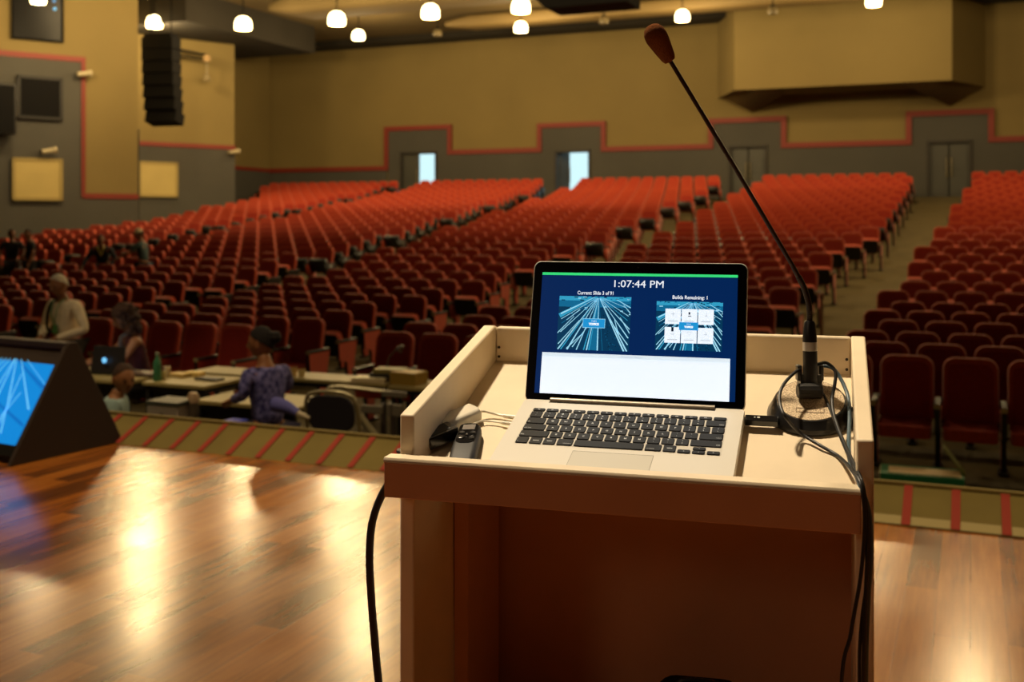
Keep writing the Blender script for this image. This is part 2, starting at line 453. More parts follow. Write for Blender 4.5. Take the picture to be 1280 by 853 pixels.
for k, (u, v) in enumerate([(448, 45), (651, 35), (853, 21), (1092, 2)]):
    lamp(u, v, 36, True, 'lit white dome lamp, %s from the left in the lower rear row' % names[k], .48)
for k, (u, v) in enumerate([(348, 47), (547, 42), (755, 26), (966, 14)]):
    lamp(u, v, 36, False, 'unlit small dome lamp near the back wall, %s from the left' % names[k], .34)

# lamps of the hall beyond the top of the picture (light only, the fittings are out of view)
def plight(r, D, z, e, c=None, s=.25):
    L = bpy.data.lights.new('hall_or_fill_lamp', 'POINT'); L.energy = e; L.color = c or HALLC; L.shadow_soft_size = s
    o = bpy.data.objects.new('hall_or_fill_light', L); COL.objects.link(o); o.location = hp(r, D, z)
for r in (-21, -14, -7, 0, 5.5): plight(r, 23.5, 8.6, LAMPW*1.25)
for r in (3.5, 7): plight(r, 30, 8.3, LAMPW)
for r in (-10, -3, 4): plight(r, 17, 8.9, LAMPW*.55)

def spot(loc, target, e, size=50, c=(1, .78, .5), rad_=.2, blend=.6):
    L = bpy.data.lights.new('stage_or_fill_spot', 'SPOT'); L.energy = e; L.color = c; L.spot_size = rad(size); L.spot_blend = blend; L.shadow_soft_size = rad_
    o = bpy.data.objects.new('stage_or_fill_spot_light', L); COL.objects.link(o); o.location = loc
    o.rotation_euler = (V(target)-V(loc)).to_track_quat('-Z', 'Y').to_euler()
YD, XD = V((.2849, .9586, 0)), V((.9586, -.2849, 0))
LC = V((.16, 1.5, 1.15))
spot(LC+V((0, 0, 6.4))-XD*2.3+YD*1.5, LC, 5700, 34, c=(1, .81, .55), rad_=.22)
for r_s in (-8, -5, -2, 1.2, 4):
    spot(hp(r_s, 3.4, 7.8), hp(r_s, 5.6, -.3), 1200, 46, c=(1, .74, .38), rad_=.25, blend=1)
for r_s, d_s, en in ((-5.6, 2.6, 950), (-3.6, 4.2, 950), (2.8, 3.2, 1500)):
    spot(hp(r_s, d_s+1.5, 8.4), hp(r_s, d_s, 0), en, 62, c=(1, .72, .40), rad_=.15, blend=1)
spot(hp(-7.6, 4.2, 7.6), hp(-7.4, 8.0, .3), 1200, 26, c=(1, .78, .46), rad_=.15, blend=1)  # added spot without a known fitting, brightens the people in the pit

plight(-2.6, -3.4, 3.2, 105, (1, .66, .4), .5)  # added warm fill from behind the camera, brightens the shaded lectern front

# daylight outside
w = bpy.data.worlds.new('world'); SC.world = w; w.use_nodes = True
bg = w.node_tree.nodes['Background']; bg.inputs[0].default_value = (.62, .90, .95, 1); bg.inputs[1].default_value = 2.2

# ------------------------------------------------------------------ things on the left wall
def wall_thing(name, i, u0, u1, v0, v1, depth, m, label, cat, bevel=0, off=.1, frame=None):
    a, b = on_seg(u0, i), on_seg(u1, i); mid = (a+b)/2
    z1 = zs((u0+u1)/2, v0, mid); z0 = zs((u0+u1)/2, v1, mid)
    t = (b-a).normalized(); w_ = (b-a).length; ang = math.atan2(t.y, t.x)
    mw = HALLROT @ M4.Translation((mid.x, mid.y, z0)) @ M4.Rotation(ang, 4, 'Z')
    e = empty(name, mw=mw); tag(e, label, cat)
    return e, w_, z1-z0
def wpan(name, i, u0, u1, v0, v1, m, label, cat, fm, off=.1):
    e, w_, h = wall_thing(name, i, u0, u1, v0, v1, .05, m, label, cat)
    p = MB(); p.box((0, -off-.03, h/2), (w_-.06, .05, h-.06)); p.build('panel_face', m, e, bevel=.01)
    f = MB()
    for x in (-w_/2, w_/2): f.box((x, -off-.03, h/2), (.09, .09, h+.09))
    for z in (0, h): f.box((0, -off-.03, z), (w_+.09, .09, .09))
    f.build('frame', fm, e)
    return e, w_, h
PANEL = mat('cream_panel', (188, 168, 104), .7, var=.06, scale=2)
wpan('wall_panel', 2, 16, 75, 200, 249, PANEL, 'square cream panel on the grey wall, the left one above the stage monitor', 'wall panel', mat('panel_edge', (160, 142, 86), .7))
wpan('wall_panel', 4, 173, 219, 204, 245, PANEL, 'square cream panel on the grey wall below the hanging loudspeaker', 'wall panel', mat('panel_edge', (160, 142, 86), .7))
wpan('wall_grille', 2, 22, 75, 98, 148, BLACKM, 'dark square grille on the grey wall above the left cream panel', 'grille', mat('grille_edge', (18, 15, 13), .6))
e, w_, h = wall_thing('wall_loudspeaker', 2, 0, 15, 107, 170, .5, BLACKP, 'black boxy loudspeaker on the grey wall at the left picture edge', 'loudspeaker')
p = MB(); p.box((-.25, -.4, h/2), (w_+.5, .5, h)); p.build('cabinet', BLACKP, e, bevel=.03)
p = MB(); p.box((-.25, -.67, h/2), (w_+.36, .03, h-.14)); p.build('grille', BLACKM, e)
p = MB(); p.box((0, -.1, h/2), (.1, .2, .2)); p.build('bracket', BLACKM, e)
# window of the control room
e, w_, h = wall_thing('window_1', 2, 15, 77, -40, 50, .1, BLACKP, None, None)
struct(e)
p = MB(); p.box((0, -.06, h/2), (w_, .06, h)); p.build('pane', mat('dark_glass', (9, 8, 8), .3, spec=.12), e)
p = MB()
for x in (-w_/2, w_/2): p.box((x, -.08, h/2), (.06, .12, h))
p.box((0, -.08, 0), (w_+.06, .12, .06)); p.build('window_frame', BLACKM, e)
for k, (x, z, c) in enumerate(((-.15, .62, (150, 200, 235)), (.34, .45, (70, 160, 235)), (.33, .56, (50, 120, 200)))):
    p = MB(); p.box((x*w_, -.1, z*h), (.16 if k == 0 else .08, .01, .08))
    p.build('indicator_light', mat('indicator_%d' % k, c, .5, emit=1.2), e)
# small wall lamps and cameras
def wall_cam(i, u, v, label, s=1, up=0):
    a = on_seg(u, i); z = zs(u, v, a)
    tdir = (V(PL[i+1])-V(PL[i])).normalized()
    mw = HALLROT @ M4.Translation((a.x, a.y, z)) @ M4.Rotation(math.atan2(tdir.y, tdir.x), 4, 'Z')
    e = empty('security_camera', mw=mw); tag(e, label, 'security camera')
    p = MB(); p.box((0, -.14, 0), (.08, .2, .08)); p.build('bracket', mat('cam_grey', (160, 150, 120), .5), e)
    p = MB(); R3 = M4.Translation((.16*s, -.3, 0)) @ M4.Rotation(rad(80)*s, 4, 'Y')
    p.lathe([(.02, -.22), (.07, -.22), (.08, .1), (.10, .12), (.10, .2), (.02, .21)], 14, mx=R3); p.build('housing', mat('cam_cream', (176, 164, 132), .4), e)
wall_cam(2, 52, 189, 'small cream security camera above the left cream wall panel')
wall_cam(2, 96, 93, 'small cream security camera near the red rail at the top left')
wall_cam(4, 284, 190, 'small cream security camera right of the lower cream panel')
# spot lamp bracket
a = on_seg(214, 4); b = on_seg(250, 4); z = zs(230, 62, a)
tdir = (b-a).normalized(); mw = HALLROT @ M4.Translation((a.x, a.y, z)) @ M4.Rotation(math.atan2(tdir.y, tdir.x), 4, 'Z')
e = empty('wall_spotlight', mw=mw); tag(e, 'black bracket arm with a hanging spotlight right of the tall loudspeaker', 'spotlight')
L0 = (b-a).length
p = MB(); p.tube([(0, -.12, 0), (0, -.5, .0), (L0, -.55, -.12)], .045, 0, 8); p.tube([(0, -.12, -.25), (0, -.5, -.22), (L0, -.55, -.3)], .04, 0, 8); p.build('arm', BLACKM, e)
p = MB(); p.lathe([(.03, .15), (.13, .1), (.15, -.12), (.05, -.14)], 14, mx=M4.Translation((L0, -.6, -.25))); p.build('lamp_head', mat('lamp_head_tan', (170, 140, 96), .4), e)
p = MB(); p.tube([(L0, -.6, -.35), (L0, -.6, -.85)], .03, 0, 8); p.lathe([(.03, .1), (.12, .05), (.16, -.15), (.03, -.16)], 14, mx=M4.Translation((L0, -.6, -.95))); p.build('pendant', mat('lamp_off', (120, 108, 78), .3), e)
# tall hanging line array
DS = 29.5
e = empty('hanging_loudspeaker'); r0, r1 = rD(183, DS), rD(220, DS); zt, zb_ = zat(200, 47, DS), zat(200, 155, DS)
e.matrix_world = HALLROT @ M4.Translation(((r0+r1)/2, DS, zb_)) @ M4.Rotation(rad(8), 4, 'Z')
tag(e, 'tall black curved loudspeaker column hanging before the left wall', 'loudspeaker')
n = 7; H = zt-zb_; wd = (r1-r0)
for k in range(n):
    p = MB(); z0 = H*k/n
    off = -.25*((n-1-k)/n)**2*-1
    p.box((0, off*1.2, z0+H/n/2), (wd*.94, .55, H/n*.96), 0, rot=Euler((rad(-2.2*(n-k)), 0, 0)).to_matrix())
    p.build('speaker_cabinet', BLACKM, e, bevel=.02)
p = MB()
for s in (-1, 1): p.tube([(s*wd*.3, 0, H), (s*wd*.3, 0, ZC-zb_)], .025, 0, 6)
p.box((0, 0, H+.05), (wd*.8, .5, .1)); p.build('rigging', BLACKM, e)

# ------------------------------------------------------------------ striped sloping hood along the stage edge
RISE, RUN = .132, .284
mb = MB(); SP = .218
r = -12.0; stripes = []
base = -1.59       # a stripe is seen at this r
import math as _m
k0 = int((-12-base)/SP)
x = -12.3
def slope_quad(mb, a, b, mi, lift=0, f0=0, f1=1):
    sh0, sh1 = SH*f0, SH*f1
    mb.add([V((a+sh0, EDGE+RUN*f0, .004+RISE*f0+lift)), V((b+sh0, EDGE+RUN*f0, .004+RISE*f0+lift)), V((b+sh1, EDGE+RUN*f1, .004+RISE*f1+lift)), V((a+sh1, EDGE+RUN*f1, .004+RISE*f1+lift))], [(0, 1, 2, 3)], mi, False)
SH = 0
hood = MB()
hood.prism([(EDGE, -.68), (EDGE+RUN, -.68), (EDGE+RUN, RISE), (EDGE, 0.0)], lambda p, k: V((-13 if not k else 8, p[0], p[1])), 0)
rr_ = base-SP*52
while rr_ < 8:
    slope_quad(hood, rr_-.02, rr_+.02, 1, .004)
    if rr_ > -1.8: slope_quad(hood, rr_+.022, rr_+SP-.022, 2, .003, 0, .2)
    rr_ += SP
hood.box((-2.5, EDGE+RUN, RISE+.006), (21, .03, .014), 0)
o = hood.build('stage_edge_hood', [mat('olive_cloth', (128, 112, 56), .85, var=.12, scale=4), mat('stripe_red', (160, 48, 30), .7), mat('hood_rail', (176, 160, 110), .6)])
o.matrix_world = HALLROT
tag(o, 'sloping olive hood with red stripes running along the stage edge', 'stage edge')
for k in range(5):
    b = MB(); b.lathe([(.012, 0), (.014, .012), (.006, .02), (.004, .03)], 10, mx=M4.Translation((base+SP*(k+.55), EDGE+.03, .018)))
    b.build('bolt', BLACKM, o)

# ------------------------------------------------------------------ auditorium seats
SEAT_H = .95
AI = [lambda D: -18.4-(D-13)*.131, lambda D: -11.5-(D-12.5)*.122, lambda D: -6.75-(D-13)*.04, lambda D: -2.15+(D-13)*.05]
def left_edge(D):
    pts = [(10, -20.5), (18, -23.6), (22.8, -25.6), (27, -24.0), (31, -25.6), (34.9, -26.2), (39.2, -29.2), (42.5, -29.8)]
    for (a, ra), (b, rb) in zip(pts, pts[1:]):
        if D <= b: return ra+(rb-ra)*max(0, D-a)/(b-a)
    return pts[-1][1]
PITCH = .51
def slab(mb, w, h, t, r, mi_in, mi_rim, M, crown=.015):
    # rounded upright slab: face towards -y has a rim and an inner panel
    outer = rrect(w, h, r, 5, 0, h/2); inner = rrect(w*.84, h*.88, r*.8, 5, 0, h*.47); mid = rrect(w*.97, h*.985, r*.97, 5, 0, h*.495)
    n = len(outer)
    rings_ = [[M @ V((p[0], t, p[1])) for p in mid], [M @ V((p[0], t*.7, p[1])) for p in outer], [M @ V((p[0], t*.25, p[1])) for p in outer],
              [M @ V((p[0], 0, p[1])) for p in mid], [M @ V((p[0], .004, p[1])) for p in inner]]
    vs = [p for rg in rings_ for p in rg]; o = len(mb.v); mb.v += [tuple(v) for v in vs]
    for i in range(4):
        for j in range(n):
            k = (j+1) % n
            mb.f.append([o+i*n+j, o+(i+1)*n+j, o+(i+1)*n+k, o+i*n+k]); mb.m.append(mi_rim if i else 2); mb.sm.append(True)
    c = len(mb.v); q = M @ V((0, -crown, h*.47)); mb.v.append(tuple(q))
    for j in range(n):
        k = (j+1) % n
        mb.f.append([o+4*n+j, c, o+4*n+k]); mb.m.append(mi_in); mb.sm.append(True)
    mb.f.append([o+j for j in range(n)]); mb.m.append(2); mb.sm.append(True)
SM = [SEATRED, SEATDARK, BLACKP]
MBACK = M4.Translation((0, -.02, .36)) @ M4.Rotation(rad(-11), 4, 'X')
def pan_matrix(up): return M4.Translation((0, -.03, .41)) @ M4.Rotation(rad(-64 if up else 3), 4, 'X')
def seat_parts(parent, up):
    b = MB(); slab(b, .44, .60, .075, .10, 1, 0, MBACK); b.build('backrest', SM, parent)
    p = MB(); Mp = pan_matrix(up)
    def fn(q, k): return Mp @ V((q[0], q[1]-(.19 if not up else .155), .02 if k else -.075))
    p.prism(rrect(.42, .38 if not up else .31, .05, 3), fn, 1 if not up else 2, side=0)
    # underside shell
    p.prism(rrect(.41, .29, .05, 3), lambda q, k: Mp @ V((q[0], q[1]-.14, -.076 if k else -.095)), 2)
    p.build('seat_pan', SM, parent, bevel=.0)
def side_parts(parent, x, dark=False):
    s = MB(); s.prism([(-.06, 0), (.06, 0), (.08, .3), (.14, .56), (-.30, .56), (-.28, .34), (-.10, .30)], lambda q, k: V((x-.022+.044*k, q[0], q[1])), 2 if dark else 0, side=2)
    s.box((x, 0, .012), (.08, .26, .024), 2)
    s.build('side_panel', SM, parent)
    a = MB(); a.box((x, -.08, .575), (.052, .44, .035), 0); a.box((x, -.303, .573), (.054, .012, .04), 1)
    a.build('armrest', [mat('armrest_black', (30, 26, 24), .45), mat('armrest_cap', (190, 176, 130), .35)], parent, bevel=.006)
def make_seat(up, end):
    e = empty('auditorium_seat'); seat_parts(e, up); side_parts(e, PITCH/2, end in (2, 3))
    if end in (1, 3): side_parts(e, -PITCH/2)
    return e
def copy_tree(o, parent=None):
    c = o.copy(); COL.objects.link(c); c.parent = parent
    for ch in [x for x in KIDS[o.name]]:
        d = ch.copy(); COL.objects.link(d); d.parent = c
    return c
ordn = ['front', 'second', 'third', 'fourth', 'fifth', 'sixth', 'seventh', 'eighth', 'ninth', 'tenth', 'eleventh', 'twelfth', 'thirteenth', 'fourteenth', 'fifteenth', 'sixteenth',
        'seventeenth', 'eighteenth', 'nineteenth', 'twentieth']
bnames = ['far left wall block', 'left block', 'block left of the laptop', 'block behind the laptop', 'right block']
cands = []
for k in range(ROWS):
    D = ROW0+RDEP*k; z = fz(D) if k else -.68
    rD4 = -2.06 if D < 22.8 else -1.62
    bounds = [(left_edge(D)+.3, AI[0](D)-.45), (AI[0](D)+.45, AI[1](D)-.45), (AI[1](D)+.45, AI[2](D)-.45), (AI[2](D)+.45, rD4), (AI[3](D)+.7, 8.4)]
    for bi, (a, b) in enumerate(bounds):
        off = (.5 if k % 2 else 0)*PITCH
        j0 = math.ceil((a+PITCH/2-off)/PITCH); j1 = math.floor((b-PITCH/2-off)/PITCH)
        row = []
        for j in range(j0, j1+1):
            r = j*PITCH+off; p = hp(r, D, z)
            if p.y < 1: continue
            u = 640+FPX*p.x/p.y; vt = HOR+FPX*(CAMZ-(z+SEAT_H))/p.y
            row.append((r, u, vt, p.y, (1 if j == j0 else 0)+(2 if j == j1 and bi < 2 else 0), j))
        cands += [(k, bi, D, z, r, u, vt, Y, first, j-j0) for (r, u, vt, Y, first, j) in row if -45 < u < (1330 if bi < 4 else 1560)]
PEOPLE_CLEAR = []
def hidden(u, vt): return 545 < u < 1055 and vt > 425
near = sorted(cands, key=lambda c: c[7])
ind = []; rest = []
for c in near:
    if sum(1 for x in ind if not hidden(x[5], x[6])) < 300 and -30 < c[5] < 1300: ind.append(c)
    else: rest.append(c)
SEATS = {}
for up in (0, 1):
    for end in (0, 1): SEATS[(up, end)] = None
KIDS = {}
protos = {}
for c in ind:
    k, bi, D, z, r, u, vt, Y, first, jn = c
    up = 0 if k < 2 else 1
    key = (up, first)
    if key not in protos:
        e = make_seat(*key); protos[key] = e
        KIDS[e.name] = [x for x in COL.objects if x.parent == e]
        o = e
    else: o = copy_tree(protos[key])
    o.matrix_world = M4.Translation(hp(r, D, z)) @ HALLROT
    side = 'aisle end' if bi >= 3 else 'left end'
    rown = ordn[k]+' row'
    lab = 'red padded theatre seat, %s, %s from left in the %s' % (rown, 'first' if jn == 0 else ordn[jn] if jn < len(ordn) else 'place %d' % (jn+1), bnames[bi])
    tag(o, lab, 'theatre seat', 'red theatre seats in rows')
# the seats further back: one mesh
b = MB(); mbk = MBACK
for c in rest:
    k, bi, D, z, r, u, vt, Y, first, jn = c
    T = M4.Translation((r, D, z))
    t = MB(); outer = rrect(.44, .60, .10, 3, 0, .30); inner = rrect(.37, .52, .08, 3, 0, .28); n = len(outer)
    vs = [T @ mbk @ V((p[0], .075, p[1])) for p in outer]+[T @ mbk @ V((p[0], 0, p[1])) for p in outer]+[T @ mbk @ V((p[0], .003, p[1])) for p in inner]
    o0 = len(b.v); b.v += [tuple(v) for v in vs]
    for i in (0, 1):
        for j in range(n):
            kk = (j+1) % n
            b.f.append([o0+i*n+j, o0+(i+1)*n+j, o0+(i+1)*n+kk, o0+i*n+kk]); b.m.append(0); b.sm.append(False)
    b.f.append([o0+2*n+j for j in reversed(range(n))]); b.m.append(1); b.sm.append(False)
    b.f.append([o0+j for j in range(n)]); b.m.append(2); b.sm.append(False)
    Mp = T @ pan_matrix(1)
    R3 = Mp.to_3x3()
    b.box(Mp @ V((0, -.155, -.03)), (.42, .31, .09), 2, rot=R3)
    for xs in ((PITCH/2,) if first not in (1, 3) else (PITCH/2, -PITCH/2)):
        b.prism([(-.06, 0), (.06, 0), (.14, .56), (-.30, .56), (-.28, .34), (-.10, .30)], lambda q, kx: V((r+xs-.022+.044*kx, D+q[0], z+q[1])), 2 if (first >= 2 and xs > 0) else 0, side=2)
        b.box((r+xs, D-.08, z+.575), (.052, .44, .035), 2)
o = b.build('rear_auditorium_seats', SM, auto=False); o.matrix_world = HALLROT
tag(o, 'dense rear rows of red theatre seats rising to the back wall', 'theatre seats', 'red theatre seats in rows', 'stuff')

# ------------------------------------------------------------------ lectern (its own frame: x right, y towards the hall, z up, origin at the front of the desk surface)
YAW, TILT = -.2888, .2947
P0 = V((.11192, 1.33279, CAMZ-.33978))
BM = M4.Translation(P0) @ M4.Rotation(YAW, 4, 'Z')
TM = BM @ M4.Rotation(TILT, 4, 'X')            # the tilted desk surface, z = 0 on the paint
H0 = P0.z
BASE = M4.Translation((P0.x, P0.y, 0)) @ M4.Rotation(YAW, 4, 'Z')
e = empty('lectern', mw=BASE)
tag(e, 'cream painted wooden lectern with raised rim, carrying the laptop and microphone', 'lectern')
LEC = e
XL, XR, T_ = -.273, .318, .020
tanT = tan(TILT)
def side(x0, name):
    p = MB()
    prof = [(.008, 0), (.385, 0), (.385, H0+.150)]
    for k in range(6):                          # rounded upper back corner
        a = rad(90*k/5); prof.append((.385-.022+.022*cos(a), H0+.150+.018*sin(a)))
    prof += [(.008, H0+.084)]
    p.prism(prof, lambda q, k: V((x0+T_*k, q[0], q[1])), 0)
    return p.build(name, CREAM, e, bevel=.0025)
side(XL, 'side_panel'); side(XR-T_, 'side_panel')
# desk surface
p = MB(); th = .016
p.prism([(0, 0), (.365, .365*tanT), (.365, .365*tanT-th), (0, -th)], lambda q, k: V((XL+T_ if not k else XR-T_, q[0], H0+q[1])), 0)
p.build('desk_surface', CREAM, e)
# rear rail above the desk
p = MB(); p.box(((XL+XR)/2, .375, H0+.132), (XR-XL-2*T_, .020, .067), 0); rl = p.build('rear_rail', CREAM, e, bevel=.003)
p = MB()
for x in (XL+.026, XR-.026):
    for z in (H0+.118, H0+.133): p.lathe([(.0022, 0), (.0022, -.0014), (.0005, -.0016)], 10, mx=M4.Translation((x, .3652, z)) @ M4.Rotation(-pi/2, 4, 'X'))
p.build('screw', mat('dark_screw', (50, 40, 32), .5, metal=.6), rl)
# front lip board
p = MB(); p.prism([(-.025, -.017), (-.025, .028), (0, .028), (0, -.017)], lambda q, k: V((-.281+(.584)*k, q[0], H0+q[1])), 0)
lip = p.build('front_lip', CREAMSHADE, e, bevel=.001)
p = MB(); p.prism([(-.026, .028), (-.0258, .031), (-.0235, .0340), (-.002, .0345), (.0003, .031), (.0003, .028)], lambda q, k: V((-.2815+(.585)*k, q[0], H0+q[1])), 0)
tag(p.build('cap_strip', CREAM, lip), 'cream painted top edge')
# back board, batten, shelf, plinth of the open body
p = MB(); p.box(((XL+XR)/2, .345, (H0-.0)/2+.02), (XR-XL-2*T_, .016, H0-.04), 0); p.build('back_board', CREAMSHADE, e)
p = MB(); p.box((XL+T_+.012, .235, (H0-.02)/2), (.022, .15, H0-.06), 0); p.build('batten', CREAMSHADE, e, bevel=.002)
p = MB(); p.box(((XL+XR)/2, .18, .60), (XR-XL-2*T_, .31, .018), 0); p.build('shelf', CREAMSHADE, e, bevel=.002)
p = MB(); p.box(((XL+XR)/2, .19, .04), (XR-XL-2*T_, .33, .08), 0); p.build('plinth', CREAMSHADE, e)
# black case on the inner shelf
cb = empty('equipment_case', mw=BASE @ M4.Translation((.097, .17, .609)) @ M4.Rotation(rad(4), 4, 'Z')); tag(cb, 'black rounded case on the shelf inside the open lectern body', 'case')
p = MB(); p.prism(rrect(.125, .196, .03, 5, 0, .098), lambda q, k: V((q[0], -.06+.12*k, q[1])), 0); p.build('case_body', BLACKM, cb, bevel=.004)
p = MB(); p.tube(smooth_path([(-.03, .03, .194), (-.02, .03, .201), (.02, .03, .201), (.03, .03, .194)], 4), .004, 0, 8); p.build('handle', BLACKP, cb)

# ------------------------------------------------------------------ laptop
DZ = .018
LT = empty('laptop', mw=TM @ M4.Translation((0, 0, 0)))
tag(LT, 'open silver laptop with black keys showing a slide presenter screen on the lectern', 'laptop')
p = MB()
rings_ = []
for (ins, z) in ((.010, .0), (.003, .003), (0, .008), (0, DZ-.0012), (.0008, DZ)):
    rings_.append([V((q[0], q[1]+.1095, z)) for q in rrect(.314-2*ins, .219-2*ins, .011, 5)])
p.rings(rings_, 0)
base = p.build('base', ALU, LT)
p = MB(); p.prism(rrect(.105, .076, .002, 2, 0, .034), lambda q, k: V((q[0], q[1], DZ+.0001+k*.0001)), 0); 
o = p.build('trackpad', mat('trackpad', (200, 194, 180), .4), base)
p = MB()
for a, b in (((-.0528, .0725), (.0528, .0725)), ((-.0528, -.004), (-.0528, .0725)), ((.0528, -.004), (.0528, .0725))):
    x, y = (a[0]+b[0])/2, (a[1]+b[1])/2; p.box((x, y, DZ+.0001), (max(.0004, abs(a[0]-b[0])), max(.0004, abs(a[1]-b[1])), .0003))
p.build('trackpad_seam', mat('seam', (130, 122, 108), .5), o)
# keyboard: labels on the caps
KW, KP = .2725, .018747; VB = .0840
U = KW/14.5*1.0; gap = .0026
KM = [mat('key_black', (7, 7, 8), .5, spec=.2), mat('key_legend', (215, 218, 222), .5, emit=0)]
well = MB(); kb = well
well.prism(rrect(KW+.001, 5*KP+.0088, .002, 2, 0, VB+(5*KP+.0068)/2), lambda q, k: V((q[0], q[1], DZ+.00005+k*.0001)), 0)
kbo = well.build('keyboard', mat('key_well', (200, 194, 182), .45), LT)
def key(x0, w, y0, h, legend=None, ls=.0045, second=None, pos='c'):
    p = MB(); ww = w-gap; hh = h-gap; cx = x0+w/2; cy = y0+hh/2
    rr = [[V((q[0]+cx, q[1]+cy, z)) for q in rrect(ww-2*i, hh-2*i, min(.0016, hh*.25), 3)] for i, z in ((0, DZ+.0001), (0, DZ+.0012), (.0004, DZ+.0016))]
    p.rings(rr, 0)
    if legend:
        if second:
            add_text(p, second, ls*.85, cx, cy+hh*.2, DZ+.00165, 1, bold=.0001); add_text(p, legend, ls*.85, cx, cy-hh*.22, DZ+.00165, 1, bold=.0001)
        elif pos == 'c': add_text(p, legend, ls, cx, cy, DZ+.00165, 1, bold=.00012)
        elif pos == 'l': add_text(p, legend, ls, cx-ww/2+.0015, cy-hh*.22, DZ+.00165, 1, 'LEFT')
        else: add_text(p, legend, ls, cx+ww/2-.0015, cy-hh*.22, DZ+.00165, 1, 'RIGHT')
    p.build('key', KM, kbo)
X0 = -KW/2
def row(y, items, h=KP):
    x = X0
    for it in items:
        w = it[0]*U
        key(x, w+ (0 if True else 0), y, h, *it[1:]); x += w
rb = VB
# bottom row
x = X0
for w, s, ps in ((1, 'fn', 'l'), (1, 'control', 'c'), (1, 'option', 'c'), (1.25, 'command', 'r'), (5, None, 'c'), (1.25, 'command', 'l'), (1, 'option', 'c')):
    key(x, w*U, rb, KP, s, .0027, None, ps); x += w*U
hh = KP/2
for k, s in enumerate(('<', None, '>')):
    if k == 1:
        key(x, U, rb-.001, hh+.0004, 'v', .0025); key(x, U, rb+hh-.001, hh+.0004, '^', .0025)
    else: key(x, U, rb-.001, hh+.0012, s, .0025)
    x += U
row(rb+KP, [(2.25, 'shift', .0030, None, 'l')]+[(1, c) for c in 'ZXCVBNM']+[(1, ',', .004, '<'), (1, '.', .004, '>'), (1, '/', .004, '?'), (2.25, 'shift', .0030, None, 'r')])
row(rb+2*KP, [(1.75, 'caps lock', .0027, None, 'l')]+[(1, c) for c in 'ASDFGHJKL']+[(1, ';', .004, ':'), (1, "'", .004, '"'), (1.75, 'return', .0027, None, 'r')])
row(rb+3*KP, [(1.5, 'tab', .0030, None, 'l')]+[(1, c) for c in 'QWERTYUIOP']+[(1, '[', .004, '{'), (1, ']', .004, '}'), (1, '\\', .004, '|')])
row(rb+4*KP, [(1, '`', .004, '~')]+[(1, a, .004, b) for a, b in zip('1234567890-=', '!@#$%^&*()_+')]+[(1.5, 'delete', .0027, None, 'r')])
for k in range(14):
    s = 'esc' if k == 0 else ('F%d' % k if k < 13 else None)
    key(X0+k*KW/14, KW/14, rb+5*KP, KP*.5+.0008, s, .0024)
# lid
th_, yh_, zh_ = 1.00806, .2130, -.0034+DZ
LID = M4.Translation((0, yh_, zh_)) @ M4.Rotation(th_, 4, 'X')      # x right, y up the lid, z out of the screen is +z? (lid normal)
LW, LH = .314, .2095
def lp(x, y, z): return LID @ V((x, y, z))
# the screen faces the user: the outward normal of the screen is +z rotated
p = MB(); Z1 = .0
p.rings([[lp(q[0], q[1]+LH/2, z) for q in rrect(LW-2*i, LH-2*i, .0105, 6)] for i, z in ((.002, -.0058), (0, -.0046), (0, -.0008), (.0006, -.0001))], 0)
lid = p.build('lid', ALU, LT)
p = MB(); p.rings([[lp(q[0], q[1]+LH/2, z) for q in rrect(LW-.0022, LH-.0022, .0100, 6)] for z in (-.0002, .0003)], 0)
bz = p.build('screen_bezel', mat('bezel_glass', (7, 8, 10), .2, spec=.15), LT)
AW, AY0, AY1 = .28650/2, .0134, .1924
def em(name, rgb, s): return mat(name, rgb, .3, emit=s, spec=.2)
SE = 2**(-EXPO)
SCR = [em('screen_navy', (2, 34, 82), SE), em('screen_green', (52, 214, 118), SE), em('screen_white', (226, 238, 250), SE), em('screen_teal', (14, 98, 140), SE),
       em('screen_light', (150, 214, 240), SE), em('screen_black', (4, 18, 36), SE), em('screen_box', (28, 140, 204), SE), em('screen_grey', (150, 160, 172), SE), em('screen_text', (236, 244, 252), SE),
       em('screen_deep', (4, 52, 84), SE), em('screen_mid', (46, 150, 190), SE), em('screen_strip', (208, 224, 236), SE)]
def rectq(mb, x0, x1, y0, y1, z, mi): mb.add([lp(x0, y0, z), lp(x1, y0, z), lp(x1, y1, z), lp(x0, y1, z)], [(0, 1, 2, 3)], mi, False)
s = MB(); rectq(s, -AW, AW, AY0, AY1, .0004, 0)
s.build('display', SCR, bz)
s = MB(); rectq(s, -AW, AW, AY1-.0038, AY1, .0005, 1); s.build('progress_bar', SCR, bz)
s = MB(); rectq(s, -.1354, .1352, AY0, .0729, .0005, 2); rectq(s, -.1354, .1352, .0670, .0729, .0006, 11)
add_text(s, 'Presenter Notes', .0046, -.003, .0700, .0007, 7, fn=lambda v: lp(v.x, v.y, v.z)); s.build('notes_panel', SCR, bz)
s = MB(); add_text(s, '1:07:44 PM', .0150, .0023, .1770, .0006, 8, width=.072, fn=lambda v: lp(v.x, v.y, v.z)); s.build('clock_text', SCR, bz)
s = MB(); add_text(s, 'Current: Slide 3 of 91', .0074, -.0612, .1625, .0006, 8, width=.0535, bold=.00009, fn=lambda v: lp(v.x, v.y, v.z)); s.build('caption_text', SCR, bz)
s = MB(); add_text(s, 'Builds Remaining: 1', .0074, .0767, .1578, .0006, 8, width=.0495, bold=.00009, fn=lambda v: lp(v.x, v.y, v.z)); s.build('caption_text', SCR, bz)
RND = random.Random(5)
